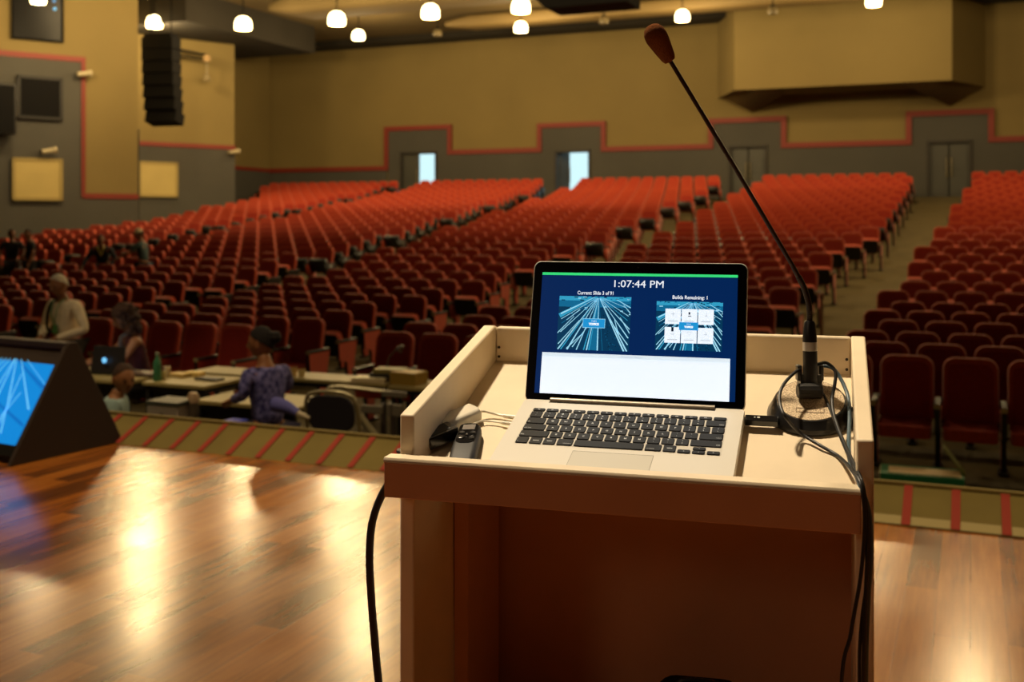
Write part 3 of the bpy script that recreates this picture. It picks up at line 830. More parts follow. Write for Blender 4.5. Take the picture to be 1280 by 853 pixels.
def tracks(mb, x0, x1, y0, y1, z):
    # night view of railway tracks running to a vanishing point at the top
    W, Hh = x1-x0, y1-y0
    def P(u, v): return (x0+u*W, y0+v*Hh)
    rectq(mb, x0, x1, y0, y1, z, 9)
    bands = 14                                         # misty light towards the horizon
    for k in range(5): rectq(mb, x0, x1, y1-Hh*(.20-.04*k), y1-Hh*(.16-.04*k), z+.00004, (3, 3, 3, 10, 10)[k])
    for _ in range(60):
        u, v = RND.random(), 1-RND.random()**2*.35; a, b = P(u, v); w_ = .004*W+RND.random()*.05*W
        rectq(mb, max(x0, a), min(x1, a+w_), b-.0006, min(y1, b+.0007), z+.00008, RND.choice((9, 5, 3, 10, 4)))
    for _ in range(90):
        u, v = RND.uniform(.50, .82), RND.random()*.75; a, b = P(u, v)
        rectq(mb, a, a+.0012, b, b+.0010, z+.00008, RND.choice((5, 5, 3, 9)))
    def line(u0, v0, u1, v1, w0, w1, mi, zz):
        # clipped to the picture
        pts = []
        for k in range(13):
            t = k/12; u = u0+(u1-u0)*t; v = v0+(v1-v0)*t
            if 0 <= u <= 1 and 0 <= v <= 1: pts.append((u, v, w0+(w1-w0)*t))
        if len(pts) < 2: return
        vs = []
        for u, v, w_ in pts:
            x, y = P(u, v); d = V((u1-u0, v1-v0)).normalized(); nx, ny = -d.y*w_/2, d.x*w_/2
            vs += [lp(min(max(x+nx*W, x0), x1), min(max(y+ny*W, y0), y1), zz), lp(min(max(x-nx*W, x0), x1), min(max(y-ny*W, y0), y1), zz)]
        mb.add(vs, [(2*i, 2*i+1, 2*i+3, 2*i+2) for i in range(len(pts)-1)], mi, False)
    line(.52, 1, -.35, .36, .02, .10, 10, z+.0001)
    line(.50, .99, -.30, .43, .006, .03, 4, z+.00012)
    line(.55, 1, .50, 0, .03, .16, 3, z+.00009)
    for u1, w_, mi in ((-.9, .012, 3), (-.62, .014, 4), (-.42, .012, 3), (-.2, .014, 4), (.02, .02, 4), (.06, .016, 10), (.15, .02, 4), (.28, .014, 4), (.38, .016, 10), (.42, .016, 4), (.455, .012, 10), (.57, .018, 4),
                      (.64, .008, 3), (.93, .022, 4), (.97, .02, 4), (1.12, .018, 4), (1.3, .02, 4), (1.5, .012, 10), (1.75, .016, 4), (2.1, .012, 3), (2.5, .012, 4)):
        line(.55+.03*(u1-.5), .97, u1, 0, .004, w_, mi, z+.00014)
    for (a, b, c, d) in ((.3, .55, .02, .1), (.22, .62, 0, .3), (.7, .6, .98, .12), (.78, .6, .85, .3), (.45, .5, .22, .05), (.12, .55, .3, .75), (.86, .62, 1, .33), (.35, .3, .14, .02), (.9, .85, 1, .7), (.8, .95, 1, .8)):
        line(a, b, c, d, .007, .012, 4, z+.00015)
s = MB(); tracks(s, -.1147, -.0077, .0779, .1571, .0006)
rectq(s, -.0775, -.0443, .1106, .1243, .0009, 4); rectq(s, -.0769, -.0449, .1112, .1237, .00095, 6)
add_text(s, 'MAIN', .0030, -.0609, .1205, .0010, 11, fn=lambda v: lp(v.x, v.y, v.z))
add_text(s, 'TOPICS', .0044, -.0609, .1162, .0010, 8, bold=.0003, fn=lambda v: lp(v.x, v.y, v.z))
s.build('slide_preview', SCR, bz)
s = MB(); tracks(s, .0294, .1236, .0822, .1523, .0006)
icons = 0
for ci, (xa, xb) in enumerate(((.0425, .0647), (.0659, .0880), (.0892, .1111))):
    for ri, (ya, yb) in enumerate(((.1195, .1417), (.0926, .1151))):
        rectq(s, xa, xb, ya, yb, .0009, 2); cx, cy = (xa+xb)/2, (ya+yb)/2
        for (dy, w_) in ((-.0048, .010), (-.0066, .014)): rectq(s, cx-w_/2, cx+w_/2, cy+dy-.0004, cy+dy+.0004, .00095, 7 if dy < -.005 else 11)
        # small icon strokes
        mi = 5 if (ci == 1 and ri == 0) else 7
        if ci == 0 and ri == 0: rectq(s, cx-.003, cx+.003, cy+.0032, cy+.0037, .00095, mi); rectq(s, cx-.0003, cx+.0003, cy+.001, cy+.006, .00095, mi)
        elif ci == 1 and ri == 0:
            rectq(s, cx-.0014, cx+.0010, cy+.0030, cy+.0066, .00095, mi); rectq(s, cx-.002, cx+.0024, cy+.0004, cy+.0014, .00095, mi)
        elif ci == 0: rectq(s, cx-.0018, cx+.0015, cy+.0050, cy+.0112, .0011, 5); rectq(s, cx-.0026, cx+.0026, cy+.0008, cy+.0015, .00095, mi)
        elif ci == 1:
            for a in range(10):
                q = rad(36*a); rectq(s, cx+.0024*cos(q)-.0003, cx+.0024*cos(q)+.0003, cy+.003+.0024*sin(q)-.0004, cy+.003+.0024*sin(q)+.0004, .00095, mi)
        else:
            rectq(s, cx-.0020, cx+.0020, cy+.0016, cy+.0021, .00095, mi); rectq(s, cx+.0004, cx+.0009, cy+.0006, cy+.0056, .00095, mi)
rectq(s, .0360, .0630, .1166, .1172, .00092, 5); rectq(s, .0900, .1180, .1166, .1172, .00092, 5)
rectq(s, .0628, .0898, .1112, .1225, .00115, 6)
add_text(s, 'MAIN', .0026, .0763, .1198, .0012, 11, fn=lambda v: lp(v.x, v.y, v.z))
add_text(s, 'TOPICS', .0036, .0763, .1158, .0012, 8, bold=.0003, fn=lambda v: lp(v.x, v.y, v.z))
s.build('slide_preview', SCR, bz)
# hinge cover between lid and base
p = MB(); p.tube([(-.118, yh_+.001, DZ-.0010), (.116, yh_+.001, DZ-.0010)], .0052, 0, 14); p.build('hinge', mat('hinge_metal', (150, 138, 122), .4, metal=.5), LT)
p = MB(); p.box((-.001, yh_-.0055, DZ+.0001), (.236, .0016, .0003)); p.build('hinge_gap', BLACKM, base)
p = MB(); p.lathe([(.0001, 0), (.0011, 0), (.0011, .0003)], 10, mx=LID @ M4.Translation((0, .2015, .0004))); p.build('camera_lens', BLACKP, bz)

# ------------------------------------------------------------------ small things on the desk surface
def on_tray(x, y, rz=0, z=0): return TM @ M4.Translation((x, y, z)) @ M4.Rotation(rz, 4, 'Z')
# microphone
MBX = on_tray(.243, .238)
mic = empty('gooseneck_microphone', mw=MBX); tag(mic, 'black gooseneck microphone with brown foam tip on a round base, right of the laptop', 'microphone')
p = MB(); n = 40; prof = []
TD = rad(11)
def disc_pt(r, a, lift=0):
    q = V((r*cos(a), r*sin(a), 0)); q = M4.Rotation(TD, 3, 'X') @ q if False else Euler((TD, 0, 0)).to_matrix() @ q
    return q + V((0, -.003, .027+lift))
rs = []
rs.append([V((.056*cos(2*pi*j/n), .056*sin(2*pi*j/n), 0)) for j in range(n)])
rs.append([V((.0585*cos(2*pi*j/n), .0585*sin(2*pi*j/n), .003)) for j in range(n)])
rs.append([V((.0575*cos(2*pi*j/n), .0575*sin(2*pi*j/n), .009)) for j in range(n)])
rs.append([disc_pt(.049, 2*pi*j/n, -.003) for j in range(n)])
rs.append([disc_pt(.0462, 2*pi*j/n, .0) for j in range(n)])
p.rings(rs, 0)
mbase = p.build('base', mat('mic_black', (24, 22, 21), .35, coat=.2), mic)
p = MB(); p.rings([[disc_pt(.0445, 2*pi*j/n, l) for j in range(n)] for l in (-.002, .0008)], 0)
disc = p.build('top_plate', mat('speckled_plate', (236, 214, 176), .6, rgb2=(150, 122, 92), scale=700, det=1), mic)
p = MB()
RX = Euler((TD, 0, 0)).to_matrix()
for (cx, cy, w_, h_) in ((0, -.020, .036, .0006), (0, -.0285, .036, .0006), (-.018, -.0242, .0006, .0085), (.018, -.0242, .0006, .0085)):
    p.box(RX @ V((cx, cy, 0)) + V((0, -.003, .0281)), (w_, h_, .0005), 0, rot=RX)
p.build('label_outline', mat('label_line', (110, 84, 60), .6), disc)
# world-space positions of the stem, expressed in the frame of the base
IM = MBX.inverted()
def ml(u, v, Y): return IM @ px(u, v, Y)
YS = 1.487
p = MB()
bk = ml(1012, 484, 1.478)
Rv = (IM.to_3x3())                     # world upright in base frame
p.box(ml(1012, 478, 1.492), (.030, .022, .024), 0, rot=Rv)
for s_ in (-1, 1): p.box(ml(1012+s_*13.5, 466, 1.492), (.0065, .014, .022), 0, rot=Rv)
p.build('stem_mount', mat('mic_black', (0, 0, 0)), mic, bevel=.002)
p = MB(); k = 24
cx = ml(1012, 489, 1.470); ax = Rv @ V((1, 0, 0)); uu = Rv @ V((0, 1, 0)); vv = Rv @ V((0, 0, 1))
p.rings([[cx+ax*x_+(uu*cos(2*pi*j/k)+vv*sin(2*pi*j/k))*(r_*(1 if j % 2 else .95)) for j in range(k)] for x_, r_ in ((-.0165, .009), (-.015, .0105), (.015, .0105), (.0165, .009))], 0)
p.build('clamp_knob', mat('mic_knob', (30, 28, 26), .5), mic)
p = MB(); p.tube([ml(1013, 480, 1.484), ml(1012.5, 438, 1.484)], [.0098, .0098], 0, 20)
p.tube([ml(1012.3, 428, 1.484), ml(1012.1, 420, 1.484), ml(1012, 404, 1.484), ml(1012, 401, 1.484)], [.0098, .0094, .0076, .006], 0, 20); 
p.build('stem_grip', BLACKP, mic)
p = MB(); p.tube([ml(1012.5, 438.5, 1.484), ml(1012.3, 427.5, 1.484)], .00985, 0, 20); p.build('silver_ring', mat('satin_silver', (210, 204, 196), .3, metal=.35), mic)
neck = smooth_path([ml(1012, 404, 1.484), ml(1012, 392, 1.483), ml(1010.5, 378, 1.48), ml(1005, 360, 1.476), ml(998, 346, 1.472)], 10)
p = MB(); rr_n = [.0038+(.0005 if i % 2 else 0) for i in range(len(neck))]; p.tube(neck, rr_n, 0, 12)
p.build('gooseneck', mat('gooseneck_black', (40, 30, 26), .35, metal=.6), mic)
p = MB(); p.tube([ml(998, 346, 1.472), ml(990, 331, 1.468), ml(920, 212, 1.44), ml(836, 73, 1.405)], [.0036, .0030, .0029, .0029], 0, 12)
p.build('rod', mat('rod_black', (46, 34, 30), .3, metal=.5), mic)
p = MB(); a_, b_ = ml(838, 77, 1.406), ml(812, 31.5, 1.395); axis = (b_-a_)
Rq = axis.to_track_quat('Z', 'Y').to_matrix().to_4x4(); L_ = axis.length
p.lathe([(.0035, 0), (.0075, .001), (.0098, .006), (.0118, .016), (.0142, .030), (.0152, .038), (.0142, .046), (.0105, .0525), (.005, .0555), (.0008, .0562)], 24, mx=M4.Translation(a_) @ Rq @ M4.Scale(L_/.0562, 4))
p.build('foam_windscreen', mat('brown_foam', (128, 74, 34), 1, var=.3, scale=700, bump=.5, spec=.1), mic)
# microphone cables (they lie on the desk and fall over the front right corner)
def tr(u, v, h): # point of the desk seen at u, v, h above the paint
    d = px(u, v, 1)-V((0, 0, CAMZ)); o_ = V((0, 0, CAMZ)); IT = TM.inverted(); a = IT @ o_; b_ = (IT.to_3x3()) @ d
    t = (h-a.z)/b_.z; return TM @ (a+b_*t)
def fr_(u, v, Y): return px(u, v, Y)
def cable(pts, r, m, label, n=10, name='cable', cat='cable', grp=None):
    p = MB(); p.tube(smooth_path(pts, 8), r, 0, n); o = p.build(name, m); tag(o, label, cat, grp); return o
CB = mat('cable_black', (14, 13, 14), .5); CBL = mat('cable_blue_grey', (70, 92, 104), .4)
cable([px(1021, 456, 1.49), px(1033, 454, 1.47), px(1044, 464, 1.45), px(1043.5, 480, 1.44), px(1040, 500, 1.43), px(1043, 522, 1.40), px(1054, 552, 1.345), px(1068, 582, 1.28), px(1077, 603, 1.232), px(1083, 640, 1.222), px(1084, 700, 1.22), px(1081, 780, 1.22), px(1079, 900, 1.22), px(1079, 1400, 1.22), px(1039, 1640, 1.425)],
      .0024, CB, 'black microphone cable looping from the stem top and hanging beside the lectern lip')
cable([tr(1000, 478, .03), px(999, 463, 1.485), px(985, 474, 1.46), px(976, 488, 1.44), px(975, 505, 1.42), px(982, 522, 1.40), tr(1000, 541, .012), tr(1025, 557, .006), tr(1050, 572, .006), px(1066, 590, 1.262), px(1076, 606, 1.226), px(1081, 650, 1.219), px(1076, 720, 1.218), px(1064, 790, 1.218), px(1050, 900, 1.218), px(1050, 1400, 1.218), px(1010, 1640, 1.425)],
      .0022, CB, 'thin black cable looping left over the microphone base and dangling leftmost down the lectern')
cable([px(1024, 457, 1.50), px(1040, 460, 1.49), px(1051, 474, 1.48), px(1060, 496, 1.455), px(1062, 520, 1.42), px(1061, 550, 1.375), px(1063, 580, 1.31), px(1074, 604, 1.238), px(1086, 640, 1.226), px(1089, 690, 1.224), px(1085, 760, 1.224), px(1082, 900, 1.224), px(1082, 1400, 1.224), px(1042, 1640, 1.425)],
      .0026, CBL, 'blue grey cable along the right rim of the lectern beside the microphone')
cable([tr(1027, 489, .03), px(1034, 503, 1.46), px(1041, 520, 1.42), px(1050, 545, 1.37), px(1063, 575, 1.30), px(1075, 603, 1.236), px(1084, 645, 1.228), px(1087, 700, 1.227), px(1076, 790, 1.227), px(1074, 900, 1.227), px(1074, 1400, 1.227), px(1034, 1640, 1.425)],
      .0020, CB, 'short black lead leaving the microphone knob and joining the bundle at the right')
# thick cable leaving the lectern on the left
cable([tr(505, 577, .016), px(497, 590, 1.42), px(489, 600, 1.425), px(476, 622, 1.43), px(465, 655, 1.43), px(462, 700, 1.43), px(465, 760, 1.43), px(470, 820, 1.43), px(476, 900, 1.43), px(485, 1150, 1.47), px(500, 1420, 1.62), px(470, 1330, 1.852)],
      .0052, mat('cable_thick', (30, 27, 30), .55), 'thick black cable curving down outside the left side of the lectern', 14)
# presenter remote
rem_c = (-.203, .080); ra = math.atan2(.090, -.016)-pi/2
RM = on_tray(-.2035, .083, ra)
rem = empty('presenter_remote', mw=RM); tag(rem, 'dark grey wireless presenter remote with small display lying left of the laptop', 'remote control')
p = MB()
sec = []
for y, w_, zt_ in ((-.060, .030, .017), (-.052, .034, .020), (-.020, .035, .0215), (.015, .033, .021), (.038, .031, .020), (.047, .027, .018), (.050, .020, .014)):
    sec.append([V((q[0], y, zt_/2+q[1]*1.0)) for q in rrect(w_, zt_, .0065, 4)])
p.rings(sec, 0); p.build('remote_body', mat('remote_grey', (32, 29, 27), .6), rem)
p = MB(); p.prism(rrect(.0265, .056, .009, 5, 0, .014), lambda q, k: V((q[0], q[1], .0200+.0018*k-.00*q[1])), 0)
fp = p.build('face_plate', mat('remote_black', (12, 12, 13), .15, coat=.5), rem)
p = MB(); p.prism(rrect(.0175, .0145, .001, 2, 0, .031), lambda q, k: V((q[0], q[1], .0219+.0002*k)), 0); p.build('display', mat('remote_lcd', (120, 112, 104), .3), fp)
for (bx, by, br_) in ((-.0075, .0145, .0042), (.0078, .0135, .0042), (-.0072, .002, .0052), (.0078, -.001, .0046), (0, .008, .0026)):
    p = MB(); p.lathe([(br_, .0215), (br_, .0226), (br_*.8, .0232), (br_*.3, .0230)], 18, mx=M4.Translation((bx, by, 0))); p.build('button', mat('remote_button', (52, 50, 48), .25, metal=.5), fp)
# black video adapter with two plugs
ax_ = V((-.2345, .121))-V((-.264, .081)); ang = math.atan2(ax_.y, ax_.x)-pi/2
AM = on_tray(-.2490, .099, ang)
ad_ = empty('video_adapter', mw=AM); tag(ad_, 'black block shaped video adapter with plugged cables at the left of the desk', 'adapter')
p = MB(); rbox(p, (0, 0, .0135), (.029, .050, .017), .004); p.build('adapter_body', mat('adapter_black', (16, 15, 16), .22, coat=.4), ad_, bevel=.0018)
p = MB(); p.box((-.001, 0, .0223), (.018, .032, .0005)); p.build('label_plate', mat('adapter_label', (30, 29, 29), .5), ad_)
for x_, r_, l_ in ((-.004, .0062, .030), (.009, .0050, .022)):
    p = MB(); p.tube([(x_, -.024, .012), (x_, -.030, .012), (x_-.001, -.042, .0105), (x_-.001, -.024-l_, .009)], [r_*1.15, r_, r_*.9, r_*.6], 0, 12); p.build('plug', mat('plug_grey', (92, 84, 72), .35), ad_)
p = MB(); p.box((-.012, -.030, .009), (.010, .016, .010)); p.build('plug', BLACKP, ad_, bevel=.001)
cable([AM @ V((-.005, -.050, .009)), AM @ V((-.006, -.062, .012)), tr(509, 572, .026), px(500, 586, 1.42), px(492, 596, 1.43)], .0034, CB, 'short black cable from the adapter plugs over the left front corner')
# white power adapter with its two leads
BMx = on_tray(-.2395, .156, ang+rad(2))
br_ = empty('power_adapter', mw=BMx); tag(br_, 'white rounded power brick lying behind the black video adapter', 'power adapter')
p = MB(); p.rings([[V((q[0], y, .0105+q[1])) for q in rrect(w_, h_, .007, 5)] for y, w_, h_ in ((-.034, .026, .016), (-.032, .033, .021), (.028, .033, .021), (.032, .026, .016))], 0)
WHITEP = mat('white_plastic', (232, 224, 206), .3, coat=.2)
p.build('brick_body', WHITEP, br_)
cable([tr(590, 517, .013), tr(604, 514.5, .010), tr(620, 518, .006), tr(632, 521, .005), tr(640, 523, .006)], .0017, WHITEP, 'white lead from the power brick to the laptop, the rear one')
p = MB(); p.tube([tr(630, 520.3, .006), tr(647, 522.2, .007)], .0030, 0, 10); tag(p.build('white_plug', WHITEP), 'white plug at the laptop left edge ending the rear lead', 'plug')
cable([tr(590, 531, .008), tr(604, 526.5, .006), tr(622, 528, .005), tr(634, 530, .006)], .0014, WHITEP, 'white lead in front of the other, running to the laptop left edge')
p = MB(); p.tube([tr(628, 528.8, .006), tr(640, 530, .007)], .0026, 0, 10); tag(p.build('white_plug', WHITEP), 'white plug at the laptop left edge ending the front lead', 'plug')
# receiver stick in the right hand port
DMx = on_tray(.180, .197, 0, .006)
dg = empty('usb_receiver', mw=DMx); tag(dg, 'black stick shaped receiver plugged into the right edge of the laptop', 'usb stick')
p = MB(); rbox(p, (.000, 0, .0055), (.044, .0165, .0085), .0015); p.build('stick_body', mat('adapter_black', (0, 0, 0)), dg, bevel=.0008)
p = MB(); p.lathe([(.0001, .0101), (.0022, .0101), (.0022, .0098)], 12, mx=M4.Translation((-.004, .001, 0)))
p.lathe([(.0001, .0101), (.0012, .0101), (.0012, .0098)], 12, mx=M4.Translation((-.009, .001, 0))); p.build('printed_mark', mat('mark_white', (210, 206, 196), .5), dg)
p = MB(); p.box((-.0235, 0, .005), (.004, .012, .0045)); p.build('metal_plug', CHROME, dg)

# ------------------------------------------------------------------ stage monitor (triangular prism case, screen towards the stage)
A_, B_ = px(19, 583, 6.36), px(157, 552, 7.07)
A_.z = B_.z = 0
bd = (B_-A_); blen = bd.length-.04; bd.normalize(); ln = V((-bd.y, bd.x, 0))            # ln runs left along the case
MM = M4.Translation(A_) @ M4(((bd.x, ln.x, 0, 0), (bd.y, ln.y, 0, 0), (0, 0, 1, 0), (0, 0, 0, 1)))
# local: x across the base (0 = screen side), y along the case to the left, z up
mo = empty('stage_monitor', mw=MM); tag(mo, 'black wedge shaped stage monitor with a blue lit screen at the stage edge', 'stage monitor')
LEN = 1.42; APX, APZ = .40, .655
def mon_t(t, y, out): # point on the sloping screen face
    n_ = V((-APZ, 0, APX)).normalized(); return V((APX*t, y, APZ*t)) + n_*out
for y0, y1, nm in ((0, .035, 'end_cheek'), (LEN-.035, LEN, 'end_cheek')):
    p = MB(); p.prism([(-.035, 0), (blen, 0), (blen+.0, .05), (APX+.035, APZ+.035), (APX-.03, APZ+.035)], lambda q, k: V((q[0], y0+(y1-y0)*k, q[1])), 0)
    p.build(nm, mat('monitor_carpet', (60, 49, 43), .95, bump=.6, scale=200), mo, bevel=.006)
p = MB(); p.prism([(.02, .01), (blen-.03, .01), (APX+.02, APZ), (APX-.02, APZ)], lambda q, k: V((q[0], .035+(LEN-.07)*k, q[1])), 0); p.build('case_shell', mat('monitor_carpet', (0, 0, 0)), mo)
p = MB(); p.box((APX+.0, LEN/2, APZ+.012), (.085, LEN-.02, .04)); p.build('top_rail', mat('monitor_rail', (52, 42, 36), .7), mo, bevel=.005)
p = MB()
def mq(mb, t0, t1, y0, y1, o0, mi=0): mb.add([mon_t(t0, y1, o0), mon_t(t0, y0, o0), mon_t(t1, y0, o0), mon_t(t1, y1, o0)], [(0, 1, 2, 3)], mi, False)
def mbx(mb, t0, t1, y0, y1, o0, o1, mi=0):
    vs = [mon_t(t, y, o) for o in (o0, o1) for t, y in ((t0, y0), (t1, y0), (t1, y1), (t0, y1))]
    mb.add(vs, [(3, 2, 1, 0), (4, 5, 6, 7), (0, 1, 5, 4), (1, 2, 6, 5), (2, 3, 7, 6), (3, 0, 4, 7)], mi)
mbx(p, .06, .98, .04, LEN-.04, -.01, .012); tv = p.build('screen_housing', mat('bezel_matte', (18, 16, 15), .5), mo)
p = MB(); B0, B1, T0, T1 = .15, .925, .065, LEN-.065
MS = [em('monitor_blue', (16, 122, 204), SE), em('monitor_light', (96, 184, 236), SE), em('monitor_deep', (14, 100, 180), SE), em('monitor_box', (50, 160, 224), SE)]
mq(p, B0, B1, T0, T1, .0125, 0)
def mline(u0, v0, u1, v1, w0, w1, mi, o_):
    pts = []
    for k in range(17):
        t = k/16; u = u0+(u1-u0)*t; v = v0+(v1-v0)*t
        if 0 <= u <= 1 and 0 <= v <= 1: pts.append((u, v, w0+(w1-w0)*t))
    vs = []
    for u, v, w_ in pts:
        for s_ in (-1, 1): vs.append(mon_t(B0+(B1-B0)*v, T1+(T0-T1)*min(1, max(0, u+s_*w_/2)), o_))
    if len(pts) > 1: p.add(vs, [(2*i, 2*i+1, 2*i+3, 2*i+2) for i in range(len(pts)-1)], mi, False)
for (a, b, c, d, w_, mi) in ((.5, 1, .5, 0, .10, 0), (.1, .9, 1.0, .2, .05, 2), (.62, 1, 1.0, .62, .05, 2)): mline(a, b, c, d, w_*.3, w_, mi, .0128)
for (a, b, c, d, w_) in ((.70, .97, .63, 0, .010), (.70, .97, .72, 0, .012), (.70, .97, .80, .45, .012), (.80, .45, .86, .1, .010), (.72, .97, .97, .38, .014), (.80, .75, .82, .2, .008), (.86, .55, .75, 0, .008),
                         (.68, .97, .45, 0, .010), (.66, .97, .3, 0, .012), (.64, .97, .1, 0, .012), (.62, .97, 0, .2, .012), (.60, .97, 0, .45, .014), (.74, .97, 1.0, .66, .006), (.55, .6, .4, .2, .008)):
    mline(a, b, c, d, .006, w_, 1, .0131)
mq(p, B0+.36*(B1-B0), B0+.62*(B1-B0), T1+(T0-T1)*.58, T1+(T0-T1)*.42, .0134, 3)
p.build('screen', MS, tv)

# ------------------------------------------------------------------ tables in the pit in front of the seats
PZ = -.68
TOPM = mat('table_top', (176, 160, 108), .5, var=.1, scale=4); LEGM = mat('table_black', (20, 18, 20), .7)
def table(r0, r1, D0, D1, h, label, skirt=True, drop=0):
    e = empty('work_table', mw=HALLROT @ M4.Translation(((r0+r1)/2, (D0+D1)/2, PZ))); tag(e, label, 'table', 'tables in the pit below the stage')
    w_, d_ = r1-r0, D1-D0
    p = MB(); p.box((0, 0, h-.015), (w_, d_, .03)); p.build('table_top', TOPM, e, bevel=.004)
    p = MB(); p.box((0, 0, h-.05), (w_-.04, d_-.04, .04)); p.build('apron', LEGM, e)
    for x in (-1, 1):
        for y in (-1, 1):
            p = MB(); p.box((x*(w_/2-.04), y*(d_/2-.04), (h-.03)/2), (.035, .035, h-.03)); p.build('leg', LEGM, e)
    if skirt:
        p = MB(); p.box((0, -d_/2+.06, h*.52), (w_-.06, .015, h*.8)); p.build('front_panel', LEGM, e)
    return e
TH_ = .75
table(-7.75, -6.62, 7.20, 7.80, TH_, 'narrow black table behind the stage monitor, where the laptop stands')
table(-6.50, -5.84, 7.24, 7.78, TH_, 'short black table with pale top between the curly haired woman and the woman in blue')
table(-5.72, -4.75, 6.95, 7.50, TH_-.06, 'lower black table partly hidden by the woman in blue', True)
table(-6.6, -4.55, 7.98, 8.35, TH_-.01, 'long narrow table standing behind the others before the front seats, at the left', False)
table(-4.53, -3.0, 7.98, 8.40, TH_-.02, 'long narrow table at the right whose end is hidden by the lectern', False)
def topz(h=TH_): return PZ+h
# things on the tables
def at_(u, v, D): r = rD(u, D); return HALLROT @ M4.Translation((r, D, zat(u, v, D)))
def place(u, D, z): return HALLROT @ M4.Translation((rD(u, D), D, z))
# dark laptop seen from behind
e = empty('laptop', mw=place(133, 7.42, topz()) @ M4.Rotation(rad(6), 4, 'Z')); tag(e, 'dark laptop seen from behind with a glowing blue mark on its lid', 'laptop')
p = MB(); p.box((0, .12, .009), (.34, .24, .018)); p.build('base', BLACKP, e, bevel=.003)
p = MB(); Rl = Euler((rad(-12), 0, 0)).to_matrix(); p.box(Rl @ V((0, 0, .125)) + V((0, 0, .012)), (.34, .012, .24), 0, rot=Rl)
ld = p.build('lid', mat('dark_lid', (30, 26, 28), .5), e, bevel=.004)
p = MB(); p.box(Rl @ V((0, .0075, .125)) + V((0, 0, .012)), (.30, .002, .19), 0, rot=Rl); p.build('display', em('small_screen', (200, 225, 255), 6), ld)
p = MB()
p.lathe([(.0001, 0), (.024, 0), (.024, .003), (.0001, .003)], 18, mx=M4.Translation((-.01, -.014, .135)) @ M4.Rotation(pi/2, 4, 'X') @ M4.Scale(1, 4)); p.build('glowing_mark', em('mark_blue', (110, 190, 245), 2.5), ld)
def bottle(u, D, h, r, m, cap, label):
    e = empty('bottle', mw=place(u, D, topz())); tag(e, label, 'bottle')
    p = MB(); p.lathe([(r*.9, 0), (r, .01), (r, h*.62), (r*.8, h*.72), (r*.4, h*.82), (r*.38, h*.93)], 16); p.build('bottle_body', m, e)
    p = MB(); p.lathe([(r*.45, h*.92), (r*.45, h), (.001, h)], 14); p.build('cap', cap, e)
bottle(196.5, 7.33, .24, .034, mat('green_bottle', (64, 128, 92), .3), mat('cap_grey', (150, 160, 140), .4), 'green bottle on the table in front of the curly haired woman')
def cup(u, D, r, h, rgb, label, z=None):
    p = MB(); p.lathe([(r*.8, 0), (r, h), (r*.93, h), (r*.75, .006)], 16)
    o = p.build('cup', mat('cup_%d_%d' % (rgb[0], rgb[2]), rgb, .4)); o.matrix_world = place(u, D, z if z is not None else topz()); tag(o, label, 'cup'); return o
cup(203, 7.42, .035, .07, (214, 200, 150), 'small cream cup just right of the green bottle')
cup(209, 7.62, .03, .08, (236, 220, 190), 'pale cup at the seam between the two left tables')
cup(298, 7.22, .04, .05, (120, 60, 40), 'brown cup on the lower table left of the woman in blue', topz()-.06)
cup(377, 8.1, .035, .06, (226, 206, 150), 'cream cup on the long table right of the woman in blue', topz()-.01)
cup(367, 8.1, .035, .07, (226, 196, 130), 'yellowish cup on the long table right behind the woman in blue', topz()-.01)
def flatbox(name, u, D, w_, d_, h, rgb, label, cat, rz=0, z=None, open_=0):
    e = empty(name, mw=place(u, D, z if z is not None else topz()) @ M4.Rotation(rad(rz), 4, 'Z')); tag(e, label, cat)
    m = mat('paint_%d_%d_%d' % rgb, rgb, .6)
    p = MB(); p.box((0, 0, h/2), (w_, d_, h)); p.build('box_body', m, e, bevel=.004)
    p = MB(); p.box((0, 0, h+.003), (w_*.96, d_*.94, .006)); p.build('lid', mat('lid_%d' % rgb[0], tuple(min(255, int(c*1.15)) for c in rgb), .5), e)
    return e
flatbox('notebook', 180, 7.55, .26, .2, .02, (70, 50, 40), 'dark notebook before the hands of the curly haired woman', 'notebook', 10)
flatbox('notebook', 226, 7.62, .18, .12, .025, (190, 160, 90), 'yellow notepad on the short table right of the pale cup', 'notepad', -8)
flatbox('notebook', 243, 7.7, .16, .1, .03, (220, 190, 110), 'small yellow box at the rear of the short table', 'box', 5)
flatbox('tablet', 262, 7.55, .24, .12, .012, (30, 28, 26), 'black flat tablet on the right part of the short table', 'tablet', -4)
flatbox('paper_stack', 464, 8.1, .3, .2, .04, (230, 214, 180), 'pale stack of papers on the long table left of the books', 'papers', 12, topz()-.02)
flatbox('book', 486, 8.2, .28, .2, .07, (40, 36, 40), 'dark thick book on the long table near the lectern', 'book', 4, topz()-.02)
flatbox('book', 488, 8.2, .26, .18, .03, (150, 138, 80), 'olive book lying on top of the dark thick book', 'book', 10, topz()+.058)
flatbox('book', 511, 8.15, .26, .2, .10, (166, 136, 50), 'thick yellow book on the long table closest to the lectern', 'book', -6, topz()-.02)
# anglepoise style black lamp behind the books
e = empty('desk_lamp', mw=place(480, 8.3, topz()-.02)); tag(e, 'thin dark folding desk lamp behind the books on the long table', 'lamp')
p = MB(); p.lathe([(.06, 0), (.06, .012), (.01, .02)], 16); p.build('base', BLACKP, e)
p = MB(); p.tube([(0, 0, .015), (.05, 0, .19), (.14, 0, .29)], .008, 0, 8); p.build('arm', mat('lamp_arm', (90, 70, 64), .4), e)
p = MB(); p.lathe([(.015, .04), (.035, -.02), (.03, -.02)], 14, mx=M4.Translation((.16, 0, .27)) @ M4.Rotation(rad(40), 4, 'Y')); p.build('lamp_head', mat('lamp_arm', (0, 0, 0)), e)
